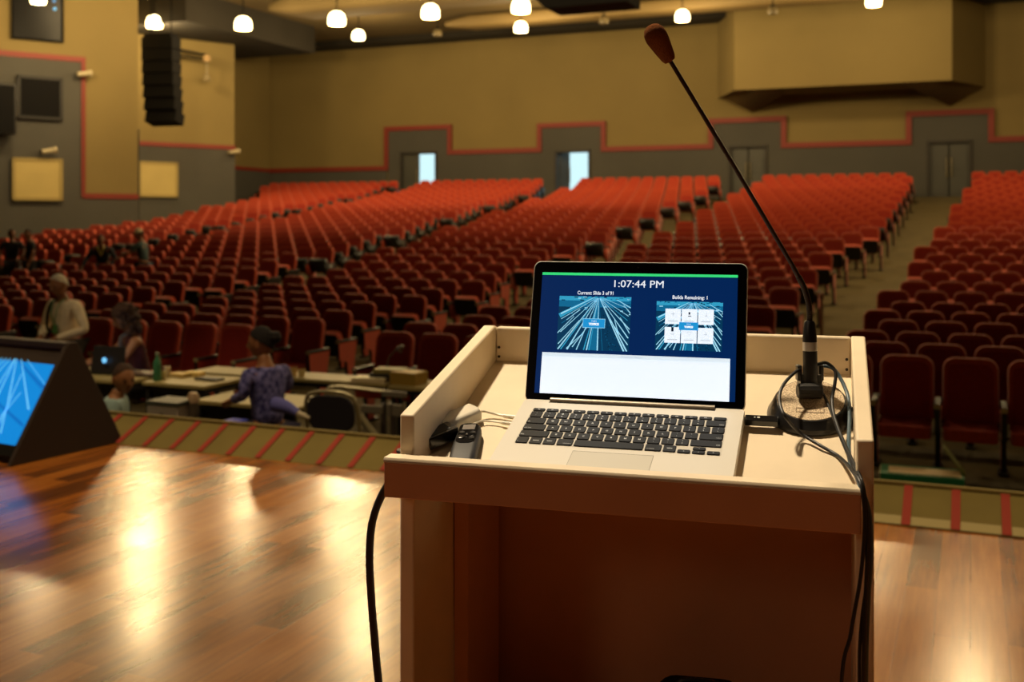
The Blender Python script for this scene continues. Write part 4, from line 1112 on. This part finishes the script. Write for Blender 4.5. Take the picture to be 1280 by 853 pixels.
# boxes under and beside the tables
e = empty('amplifier_case', mw=place(216, 6.75, PZ)); tag(e, 'light grey box standing on the pit floor under the short table', 'case')
hc = zat(215, 503, 6.75)-PZ; p = MB(); p.box((0, 0, hc/2), (.30, .25, hc)); p.build('case_body', mat('case_grey', (150, 138, 130), .6), e, bevel=.01)
p = MB(); p.box((0, 0, hc+.008), (.31, .26, .03)); p.build('lid', mat('case_lid', (60, 62, 56), .5), e, bevel=.004)
p = MB(); p.lathe([(.0001, 0), (.03, 0), (.03, .004), (.0001, .004)], 16, mx=M4.Translation((0, -.126, hc-.09)) @ M4.Rotation(pi/2, 4, 'X')); p.build('round_badge', mat('case_mark', (110, 100, 96), .6), e)
e = empty('paper_roll', mw=place(241.5, 6.8, PZ)); tag(e, 'upright pale roll standing right of the light grey case', 'roll')
p = MB(); p.lathe([(.04, 0), (.04, .70), (.001, .70)], 16); p.build('tube', mat('roll_dark', (90, 78, 66), .6), e)
p = MB(); p.lathe([(.042, .70), (.045, .75), (.03, .78), (.001, .78)], 16); p.build('cap', mat('roll_cap', (190, 160, 130), .5), e)
e = empty('storage_crate', mw=place(293, 6.15, PZ)); tag(e, 'small blue crate on the pit floor left of the woman in blue', 'crate')
p = MB(); p.box((0, 0, .33), (.16, .16, .66), taper=1.05); p.build('crate_body', mat('crate_dark', (40, 38, 52), .6), e, bevel=.01)
p = MB(); p.box((0, 0, .70), (.14, .14, .08)); p.build('lid', mat('crate_blue', (40, 58, 190), .5), e, bevel=.01)

# chairs in the pit: pale tubular frame
TUBE = mat('chair_tube', (150, 142, 116), .35, metal=.4)
def pit_chair(u, D, rz, label, seatc=(30, 26, 40), back=True):
    e = empty('tubular_chair', mw=place(u, D, PZ) @ M4.Rotation(rad(rz), 4, 'Z')); tag(e, label, 'chair', 'chairs in the pit')
    # faces -y
    p = MB(); rbox(p, (0, 0, .45), (.42, .42, .05), .05); p.build('seat', mat('chair_seat', seatc, .9), e, bevel=.01)
    p = MB(); p.prism(rrect(.36, .26, .1, 5, 0, .76), lambda q, k: V((q[0], .215+.03*k+(q[1]-.6)*.15, q[1])), 0); p.build('backrest', mat('chair_seat', seatc, .9), e, bevel=.008)
    p = MB(); p.tube(smooth_path([(-.2, .19, .42), (-.2, .21, .62), (-.19, .26, .84), (-.13, .275, .905), (0, .28, .92), (.13, .275, .905), (.19, .26, .84), (.2, .21, .62), (.2, .19, .42)], 6), .013, 0, 10); p.build('back_frame', TUBE, e)
    for x in (-1, 1):
        p = MB(); p.tube(smooth_path([(x*.2, .19, .43), (x*.215, .26, .2), (x*.22, .32, .012)], 4), .012, 0, 8); p.build('leg', TUBE, e)
        p = MB(); p.tube(smooth_path([(x*.2, -.19, .43), (x*.21, -.22, .2), (x*.215, -.24, .012)], 4), .012, 0, 8); p.build('leg', TUBE, e)
    return e
pit_chair(432, 6.78, 188, 'tubular chair with dark back and pale curved frame, just beyond the stage edge hood')
# slanting pale bar and tubular frame right of the chair
e = empty('folded_stand', mw=HALLROT); tag(e, 'pale tubular folding frame leaning between the chair and the lectern', 'stand')
def hq(u, v, D): r = rD(u, D); return V((r, D, zat(u, v, D)))
p = MB(); p.tube(smooth_path([hq(407, 536, 7.3), hq(414, 510, 7.3), hq(407, 500, 7.3), hq(408, 490, 7.3), hq(415, 484, 7.35), hq(440, 485, 7.4), hq(498, 492, 7.5)], 6), .014, 0, 8); p.build('frame_tube', TUBE, e)
p = MB()
for (u0, u1, v, D, hh_) in ((386, 418, 503, 7.35, .07), (452, 478, 512, 7.35, .06), (478, 508, 493, 7.45, .045), (484, 502, 513, 7.45, .09)):
    a_, b_ = hq(u0, v, D), hq(u1, v, D); c_ = (a_+b_)/2; p.box(c_, ((b_-a_).length, .03, hh_))
p.build('cross_bar', mat('bar_grey', (112, 104, 92), .6), e, bevel=.004)
p = MB(); p.tube([hq(450, 520, 6.95), hq(470, 547, 6.95)], [.022, .03], 0, 8); p.build('strut', mat('strut_olive', (120, 110, 80), .6), e)
for u0 in (478, 490):
    p = MB(); a_ = hq(u0, 505, 7.45); p.tube([a_, V((a_.x+.02, a_.y, PZ+.01))], .018, 0, 8); p.build('leg', mat('stand_leg', (60, 50, 50), .6), e)

# open green box in front of the right block
e = empty('cardboard_box', mw=HALLROT @ M4.Translation((rD(1152, 8.9), 8.9, PZ)) @ M4.Rotation(rad(3), 4, 'Z')); tag(e, 'low green and white box with an open flap below the right seats', 'box')
p = MB(); p.box((0, 0, .095), (.60, .34, .19)); p.build('box_body', mat('box_green', (24, 128, 82), .55), e, bevel=.004)
p = MB(); p.box((-.303, 0, .095), (.006, .33, .18)); p.box((-.2, -.172, .05), (.0, .0, .0)); p.build('white_end', mat('box_white', (214, 196, 156), .6), e)
p = MB(); p.box((.02, -.02, .193), (.52, .22, .006)); p.build('paper_top', mat('box_cream', (232, 206, 160), .6), e)
p = MB(); Rf = Euler((0, rad(52), 0)).to_matrix(); p.box(Rf @ V((-.12, .0, 0))+V((.31, .06, .19)), (.24, .22, .006), 0, rot=Rf); p.build('flap', mat('flap_olive', (122, 130, 50), .6), e)
# rope barrier post in the aisle
e = empty('barrier_post', mw=place(1027, 15.8, fz(15.8))); tag(e, 'thin pale barrier post on a round foot in the aisle beside the right block', 'barrier post')
p = MB(); p.lathe([(.17, 0), (.17, .02), (.08, .06), (.02, .08)], 20); p.build('foot', mat('post_metal', (170, 150, 110), .35, metal=.4), e)
p = MB(); p.lathe([(.022, .06), (.022, .86), (.034, .88), (.034, .95), (.001, .96)], 12); p.build('post', mat('post_tan', (150, 110, 80), .5), e)

# ------------------------------------------------------------------ people
def skin_mesh(bones, radii, sub=2, root=0):
    # bones: list of (name, pos, parent index)
    me = bpy.data.meshes.new('sk'); me.from_pydata([b[1] for b in bones], [(b[2], i) for i, b in enumerate(bones) if b[2] is not None], [])
    o = bpy.data.objects.new('sk', me); COL.objects.link(o)
    md = o.modifiers.new('skin', 'SKIN'); md.use_smooth_shade = True; md.branch_smoothing = .4
    if not me.skin_vertices: return None
    sv = me.skin_vertices[0].data
    for i, r in enumerate(radii): sv[i].radius = r if isinstance(r, tuple) else (r, r); sv[i].use_root = (i == root)
    s = o.modifiers.new('sub', 'SUBSURF'); s.levels = sub; s.render_levels = sub
    bpy.context.view_layer.update()
    dg = bpy.context.evaluated_depsgraph_get()
    ev = o.evaluated_get(dg); m2 = bpy.data.meshes.new_from_object(ev)
    vs = [v.co.copy() for v in m2.vertices]; fs = [tuple(p.vertices) for p in m2.polygons]
    bpy.data.objects.remove(o); bpy.data.meshes.remove(me); bpy.data.meshes.remove(m2)
    return vs, fs
def head_geo(mb, C, yaw, pitch, s=1, mi=0):
    # an egg shaped head with brow, nose, lips, chin and ears, looking towards -y before turning
    R3 = Euler((pitch, 0, yaw)).to_matrix(); n, m = 28, 20; rs = []
    for i in range(1, m):
        ph = pi*i/m; ring = []
        for j in range(n):
            th = 2*pi*j/n; x = sin(ph)*sin(th); y = -sin(ph)*cos(th); z = cos(ph)
            X, Y, Z = x*.074, y*.094, z*.115
            if z < 0: X *= 1-.34*(-z)**1.3; Y *= 1-.16*(-z)**1.3
            if y < 0 and z < -.1: Y -= .006*(1-abs(x))
            f = max(0, -y)
            g = lambda cx, cz, sx, sz: math.exp(-((x-cx)/sx)**2-((z-cz)/sz)**2)
            if f > .3:
                Y -= .024*g(0, -.18, .13, .13)+.012*g(0, -.02, .10, .16)          # nose
                Y += .010*(g(.38, .03, .18, .10)+g(-.38, .03, .18, .10))            # eye sockets
                Y -= .006*g(0, .2, .6, .08)                                         # brow
                Y -= .007*g(0, -.46, .26, .05)+.007*g(0, -.56, .22, .05)-.004*g(0, -.51, .24, .025)
                Y -= .008*g(0, -.82, .3, .12)
            ring.append(R3 @ (V((X, Y, Z))*s)+C)
        rs.append(ring)
    mb.rings(rs, mi)
    for sd in (-1, 1):
        er = []
        for k, (rx, rz_, off) in enumerate(((.010, .016, 0), (.016, .030, .008), (.014, .028, .014), (.006, .016, .012))):
            er.append([R3 @ (V((sd*(.070+off), .008+rx*cos(2*pi*j/10), -.004+rz_*sin(2*pi*j/10)))*s)+C for j in range(10)])
        mb.rings(er, mi)
    return R3
def fingers(bones, radii, wi, wrist, elbow, curl, side, thumb_dir):
    d = (wrist-elbow).normalized()
    up = V((0, 0, 1)) if abs(d.z) < .9 else V((0, -1, 0))
    across = d.cross(up).normalized(); nrm = across.cross(d).normalized()
    pi_ = len(bones); palm = wrist+d*.045; bones.append(('palm', palm, wi)); radii.append((.036, .016))
    for k, (off, L) in enumerate(((-.030, .060), (-.010, .072), (.011, .068), (.030, .052))):
        a = palm+across*off+d*.030; dd = (d*cos(curl*.5)-nrm*sin(curl*.5)); b = a+dd*L*.5
        d2 = (d*cos(curl*1.2)-nrm*sin(curl*1.2)); c = b+d2*L*.5
        i0 = len(bones); bones.append(('fing', a, pi_)); radii.append(.0095)
        bones.append(('fing', b, i0)); radii.append(.0085); bones.append(('fing', c, i0+1)); radii.append(.0070)
    t0 = palm+across*thumb_dir*.030-d*.012; i0 = len(bones)
    bones.append(('fing', t0, pi_)); radii.append(.012)
    bones.append(('fing', t0+across*thumb_dir*.022+d*.026-nrm*.008, i0)); radii.append(.010)
    bones.append(('fing', t0+across*thumb_dir*.026+d*.052-nrm*.016, i0+1)); radii.append(.008)
SKIN = mat('skin_tan', (150, 100, 66), .55); SKIN2 = mat('skin_brown', (120, 76, 50), .55)
def person(label, mw, elbows, wrists, shirt, pants, skin=SKIN, hair=(30, 24, 22), hairstyle='short', lean=0, seated=False, h=1.0, yaw=0, pitch=0, sleeve='short', female=False, extra=None, hands=True, turn=0, sit=.45, shirt_mat=None):
    """Local frame: feet at the origin, faces -y. elbows / wrists: (left, right) points relative to the shoulder height frame."""
    e = empty('person', mw=mw); tag(e, label, 'person')
    hipz = sit+.09 if seated else .93*h
    def sp(z, y=0): # spine point with forward lean
        dz = (z)*h; return V((0, -sin(lean)*dz+y, hipz+cos(lean)*dz))
    pel = sp(0); b = [('pelvis', pel, None)]; R = [(.135, .105) if not female else (.14, .105)]
    def add(nm, p, par, r): b.append((nm, p, par)); R.append(r); return len(b)-1
    i1 = add('spine', sp(.17), 0, (.125, .095) if not female else (.108, .085))
    i2 = add('chest', sp(.34), i1, (.150, .105) if not female else (.13, .10))
    i3 = add('neckbase', sp(.47, -.005), i2, (.078, .07))
    i4 = add('neck', sp(.50, -.012), i3, .052)
    i5 = add('skull', sp(.555, -.022), i4, .056)
    sw = .185*h if not female else .165*h
    wi = []
    for k, s_ in enumerate((-1, 1)):
        sh = sp(.425)+V((s_*sw, 0, 0))
        a = add('shoulder', sh, i2, .056 if not female else .048)
        el = V(elbows[k]); wr = V(wrists[k])
        m1 = add('upper', (sh+el)/2, a, .046 if not female else .040)
        c = add('elbow', el, m1, .038 if not female else .034)
        m2 = add('fore', el*.6+wr*.4, c, .037 if not female else .031)
        d = add('wrist', wr, m2, (.027, .022)); wi.append((d, wr, el, s_))
    for s_ in (-1, 1):
        hp_ = V((s_*.092*h, pel.y, hipz-.05))
        a = add('hip', hp_, 0, .092)
        if seated: kn = V((s_*.12, pel.y-.42*h, sit+.03)); an = V((s_*.12, pel.y-.40*h, .085)); toe = V((s_*.13, pel.y-.56*h, .035))
        else: kn = V((s_*.10, -.03, .50*h)); an = V((s_*.10, .02, .085)); toe = V((s_*.12, -.15, .035))
        m1 = add('thigh', (hp_+kn)/2, a, .078)
        c = add('knee', kn, m1, .058); m2 = add('calf', kn*.65+an*.35, c, .056); d = add('ankle', an, m2, .040); add('toe', toe, d, (.044, .032))
    if hands:
        for d, wr, el, s_ in wi: fingers(b, R, d, wr, el, .7, s_, -s_)
    g = skin_mesh(b, R, 2)
    mb = MB(); mb.add(*g)
    C = sp(.555, -.022)+V((0, -.025, .075))+V((0, -.03*sin(pitch), 0))
    R3 = head_geo(mb, C, yaw, pitch, 1.0)
    body = mb.build('body', skin, e, ang=80)
    # eyes and mouth
    ey = MB()
    for s_ in (-1, 1): ey.lathe([(.001, .011), (.008, .008), (.011, 0), (.008, -.008), (.001, -.011)], 10, mx=M4.Translation(R3 @ V((s_*.030, -.080, .006))+C))
    ey.build('eyes', mat('eye_dark', (26, 20, 18), .3), e)
    # clothes: the same skeleton, a little thicker
    keep = {'pelvis', 'spine', 'chest', 'neckbase', 'shoulder', 'upper'}
    if sleeve != 'none': keep |= {'elbow'} if sleeve == 'short' else {'elbow', 'fore', 'wrist'}
    else: keep -= {'upper'}
    def cloth(keep, grow, name, m, cut=None):
        idx = [i for i, q in enumerate(b) if q[0] in keep]; mp = {q: i for i, q in enumerate(idx)}
        bb = []; rr = []
        for i in idx:
            nm, pos, par = b[i]; pos = V(pos)
            if nm == 'elbow' and sleeve == 'short' and name == 'shirt': pos = pos*.55+V(b[par][1])*.45
            if nm == 'neckbase': pos = pos+V((0, 0, -.012))
            bb.append((nm, pos, mp.get(par))); r_ = R[i] if isinstance(R[i], tuple) else (R[i], R[i]); rr.append((r_[0]*grow+.008, r_[1]*grow+.008))
        q = skin_mesh(bb, rr, 2); mm = MB(); mm.add(*q); return mm.build(name, m, e, ang=80)
    cloth({'pelvis', 'hip', 'thigh', 'knee', 'calf', 'ankle'}, 1.06, 'trousers', mat('cloth_%d_%d_%d' % pants, pants, .9))
    cloth(keep, 1.10, 'shirt', shirt_mat or mat('cloth_%d_%d_%d' % shirt, shirt, .9, var=.2, scale=12))
    for s_ in (-1, 1):
        ki = [i for i, q in enumerate(b) if q[0] == 'toe'][0 if s_ < 0 else 1]; t_ = b[ki][1]; an = b[b[ki][2]][1]
        sh_ = MB(); sh_.rings([[V((t_.x+w_*cos(q_), y_, max(.0, z_+hh_*sin(q_)))) for q_ in [2*pi*j/14 for j in range(14)]] for y_, w_, z_, hh_ in
                               ((an.y+.05, .03, .04, .04), (an.y+.03, .042, .05, .05), (t_.y+.05, .046, .045, .045), (t_.y-.02, .046, .035, .035), (t_.y-.055, .03, .028, .028))])
        sh_.build('shoe', mat('shoe_dark', (26, 22, 20), .5), e)
    # hair
    hm = mat('hair_%d_%d_%d' % hair, hair, .85, var=.4, scale=60, bump=.6)
    hb = MB(); rs = []; n = 26
    def hairshell(zmin_f, zmin_b, puff, n2=12, jitter=0):
        rs = []
        for i in range(n2+1):
            ring = []
            for j in range(n):
                th = 2*pi*j/n; front = (1+cos(th))/2
                zmin = zmin_b+(zmin_f-zmin_b)*front**.8
                ph = math.acos(max(-1, min(1, 1-(1-zmin)*i/n2)))
                k = 1+puff*(1-front*.5)+ (jitter*(random.random()-.5) if i < n2 else -.02)
                x = sin(ph)*sin(th)*.074*1.07*k; y = -sin(ph)*cos(th)*.094*1.06*k+.004; z = cos(ph)*.115*1.06*k+.002
                ring.append(R3 @ V((x, y, z))+C)
            rs.append(ring)
        hb.rings(rs, 0)
    if hairstyle == 'short': hairshell(.74, -.45, .0)
    elif hairstyle == 'bun':
        hairshell(.66, -.5, .05); hb.lathe([(.001, .05), (.035, .04), (.05, 0), (.035, -.04), (.001, -.05)], 14, mx=M4.Translation(R3 @ V((0, .115, .03))+C))
    elif hairstyle == 'curly':
        hairshell(.42, -.75, .30, 12, .12)
        for q in range(70):
            a = random.uniform(rad(70), rad(290)); zz = random.uniform(-.17, .09); rr_ = .105+random.uniform(-.01, .03)-max(0, -zz)*.15
            c_ = R3 @ V((sin(a)*rr_*.9, -cos(a)*rr_, zz))+C; s_ = random.uniform(.018, .032)
            hb.lathe([(.001, s_), (s_*.8, s_*.6), (s_, 0), (s_*.8, -s_*.6), (.001, -s_)], 8, mx=M4.Translation(c_))
    elif hairstyle == 'cap':
        hairshell(.45, -.3, .04)
    hb.build('hair', hm, e)
    if hairstyle == 'cap':
        cp = MB(); rs = []
        for i in range(7):
            ph = rad(8+72*i/6); rs.append([R3 @ V((sin(ph)*sin(2*pi*j/24)*.084, -sin(ph)*cos(2*pi*j/24)*.106, cos(ph)*.125+.008))+C for j in range(24)])
        cp.rings(rs); cp.prism([(-.06, -.09), (.06, -.09), (.05, -.16), (0, -.175), (-.05, -.16)], lambda q, k: R3 @ V((q[0], q[1], .03+.006*k))+C)
        cp.build('cap', mat('cap_cream', (220, 206, 170), .8), e)
    if extra: extra(e, sp, C, R3)
    return e
def face_to(u, D, z, deg): return place(u, D, z) @ M4.Rotation(rad(deg), 4, 'Z')

# elderly man behind the table
def ex_elder(e, sp, C, R3):
    c = sp(.34)
    p = MB(); p.tube(smooth_path([sp(.46)+V((-.075, .02, .01)), sp(.44)+V((-.085, -.085, .0)), sp(.30)+V((-.10, -.135, 0)), sp(.14)+V((-.13, -.12, 0)), sp(.1)+V((-.16, -.02, 0))], 5), .016, 0, 8); p.build('bag_strap', BLACKM, e)
    p = MB()
    for s_ in (-1, 1): p.tube(smooth_path([sp(.50)+V((s_*.06, .0, 0)), sp(.44)+V((s_*.055, -.10, 0)), sp(.30)+V((s_*.03, -.145, 0)), sp(.19)+V((0, -.135, 0))], 5), .006, 0, 6)
    p.box(sp(.15)+V((0, -.14, 0)), (.07, .008, .09)); p.build('lanyard', mat('lanyard_green', (70, 120, 60), .7), e)
person('elderly man with white hair, cream shirt and green lanyard standing behind the stage monitor', face_to(84, 8.55, PZ, -4),
       ((-.30, -.03, 1.00), (.30, -.03, 1.00)), ((-.10, -.24, .93), (.12, -.24, .92)), (236, 216, 180), (50, 44, 40), hair=(226, 214, 190), lean=.10, h=.93, yaw=0, pitch=.28, sleeve='long', extra=ex_elder)
# curly haired woman at the table
def ex_scarf(e, sp, C, R3):
    p = MB(); p.tube(smooth_path([sp(.50)+V((.05, .0, 0)), sp(.44)+V((-.03, -.10, 0)), sp(.30)+V((-.07, -.13, 0)), sp(.12)+V((-.08, -.14, 0))], 5), [.02]*16, 0, 8); p.build('scarf', mat('scarf_grey', (120, 110, 104), .9), e)
person('seated woman with curly brown hair, dark red sleeveless top and grey scarf looking down', face_to(179, 8.15, PZ, -38),
       ((-.22, -.24, .86), (.24, -.22, .84)), ((-.14, -.44, .80), (.10, -.46, .80)), (84, 30, 30), (40, 36, 44), hair=(70, 42, 26), hairstyle='curly', seated=True, lean=.22, h=.98, yaw=-.25, pitch=.4, sleeve='none', female=True, extra=ex_scarf, sit=.50)
# woman in blue, seen from behind
BLUEP = mat('blue_print', (130, 128, 200), .85, rgb2=(44, 42, 110), scale=26, det=2)
person('woman with dark bun in a blue patterned blouse sitting with her back to the stage', face_to(336, 6.62, PZ, -108),
       ((-.20, -.02, .88), (.20, -.02, .86)), ((-.16, -.24, .82), (.16, -.22, .80)), (96, 96, 190), (40, 36, 60), hair=(24, 18, 20), hairstyle='bun', seated=True, lean=.08, h=1.0, yaw=.5, pitch=.1, sleeve='long', female=True, sit=.50, shirt_mat=BLUEP)
e = empty('stool', mw=place(336, 6.62, PZ)); tag(e, 'brown stool under the woman in blue', 'stool')
p = MB(); rbox(p, (0, 0, .46), (.36, .36, .05), .05); p.build('seat', mat('stool_tan', (170, 120, 60), .6), e, bevel=.008)
for x in (-1, 1):
    for y in (-1, 1):
        p = MB(); p.tube([(x*.13, y*.13, .44), (x*.16, y*.16, .0)], .016, 0, 8); p.build('leg', TUBE, e)
# umbrella-like folded cloth sticking out right of her
e = empty('folded_umbrella', mw=HALLROT); tag(e, 'folded blue umbrella with pale tip lying across the lap of the woman in blue', 'umbrella')
p = MB(); p.tube(smooth_path([hq(342, 505, 6.5), hq(360, 510, 6.5), hq(372, 517, 6.5)], 5), [.05, .055, .055, .052, .05, .045, .04, .036, .032, .03, .028], 0, 12); p.build('canopy', mat('umbrella_blue', (92, 92, 170), .8), e)
p = MB(); p.tube([hq(371, 516.5, 6.5), hq(388, 523, 6.5)], [.022, .016], 0, 10); p.build('handle', mat('umbrella_tip', (190, 176, 150), .5), e)
# child by the monitor
person('bald headed child in a pale blue shirt crouching right beside the stage monitor', face_to(139, 6.35, PZ, 120),
       ((-.17, -.06, .50), (.17, -.06, .50)), ((-.08, -.2, .42), (.08, -.2, .42)), (150, 176, 180), (60, 60, 80), skin=SKIN, hair=(70, 46, 34), seated=True, lean=.1, h=.72, yaw=-.9, pitch=.15, sleeve='short', sit=.36)
e = empty('stool', mw=place(139, 6.35, PZ)); tag(e, 'low stool under the crouching child', 'stool')
p = MB(); rbox(p, (0, 0, .32), (.3, .3, .04), .04); p.build('seat', mat('stool_tan', (0, 0, 0)), e, bevel=.008)
for x in (-1, 1):
    for y in (-1, 1):
        p = MB(); p.tube([(x*.11, y*.11, .3), (x*.13, y*.13, .0)], .014, 0, 8); p.build('leg', TUBE, e)
# people among the seats
def stand_z(D): return fz(D)
def feet(u, vtop, D, H): return place(u, D, zat(u, vtop, D)-H)
person('person in a black top at the far left of the seats, facing the other', face_to(15, 17.78, stand_z(17.78), 40),
       ((-.25, -.02, 1.1), (.25, -.02, 1.1)), ((-.22, -.1, .86), (.16, -.2, .9)), (26, 24, 28), (30, 28, 32), skin=SKIN2, h=.96, yaw=.4)
person('person in a black top standing second from the left picture edge', face_to(38, 17.78, stand_z(17.78), -30),
       ((-.25, -.02, 1.1), (.25, .0, 1.1)), ((-.2, -.1, .86), (.24, -.1, .86)), (22, 20, 24), (28, 26, 30), skin=SKIN2, h=.96, yaw=.6)
def ex_badge(e, sp, C, R3):
    p = MB()
    for s_ in (-1, 1): p.tube(smooth_path([sp(.50)+V((s_*.06, .0, 0)), sp(.44)+V((s_*.055, -.10, 0)), sp(.25)+V((0, -.14, 0))], 5), .012, 0, 6)
    p.build('lanyard', mat('lanyard_yellow', (190, 170, 60), .7), e)
person('person in a dark jacket with a yellow lanyard bending over a seat back', face_to(130, 17.78, stand_z(17.78), 30),
       ((-.3, -.2, 1.0), (.28, -.2, 1.0)), ((-.34, -.38, .84), (.2, -.4, .84)), (34, 34, 44), (36, 34, 40), skin=SKIN2, h=.92, lean=.45, yaw=.3, sleeve='long', extra=ex_badge)
person('person in a teal grey shirt and pale cap reaching both arms out over the seats', face_to(180, 17.78, stand_z(17.78), -70),
       ((-.24, -.24, 1.14), (.24, -.24, 1.12)), ((-.2, -.48, 1.12), (.16, -.48, 1.02)), (58, 78, 80), (40, 44, 60), h=.97, lean=.1, hairstyle='cap', hair=(60, 44, 34), yaw=-.2, pitch=.2)

# ------------------------------------------------------------------ output look
vs_ = SC.view_settings
SC.display_settings.display_device = 'sRGB'
vs_.view_transform = 'Standard'; vs_.look = 'None'; vs_.gamma = 1; vs_.use_curve_mapping = False
vs_.exposure = EXPO
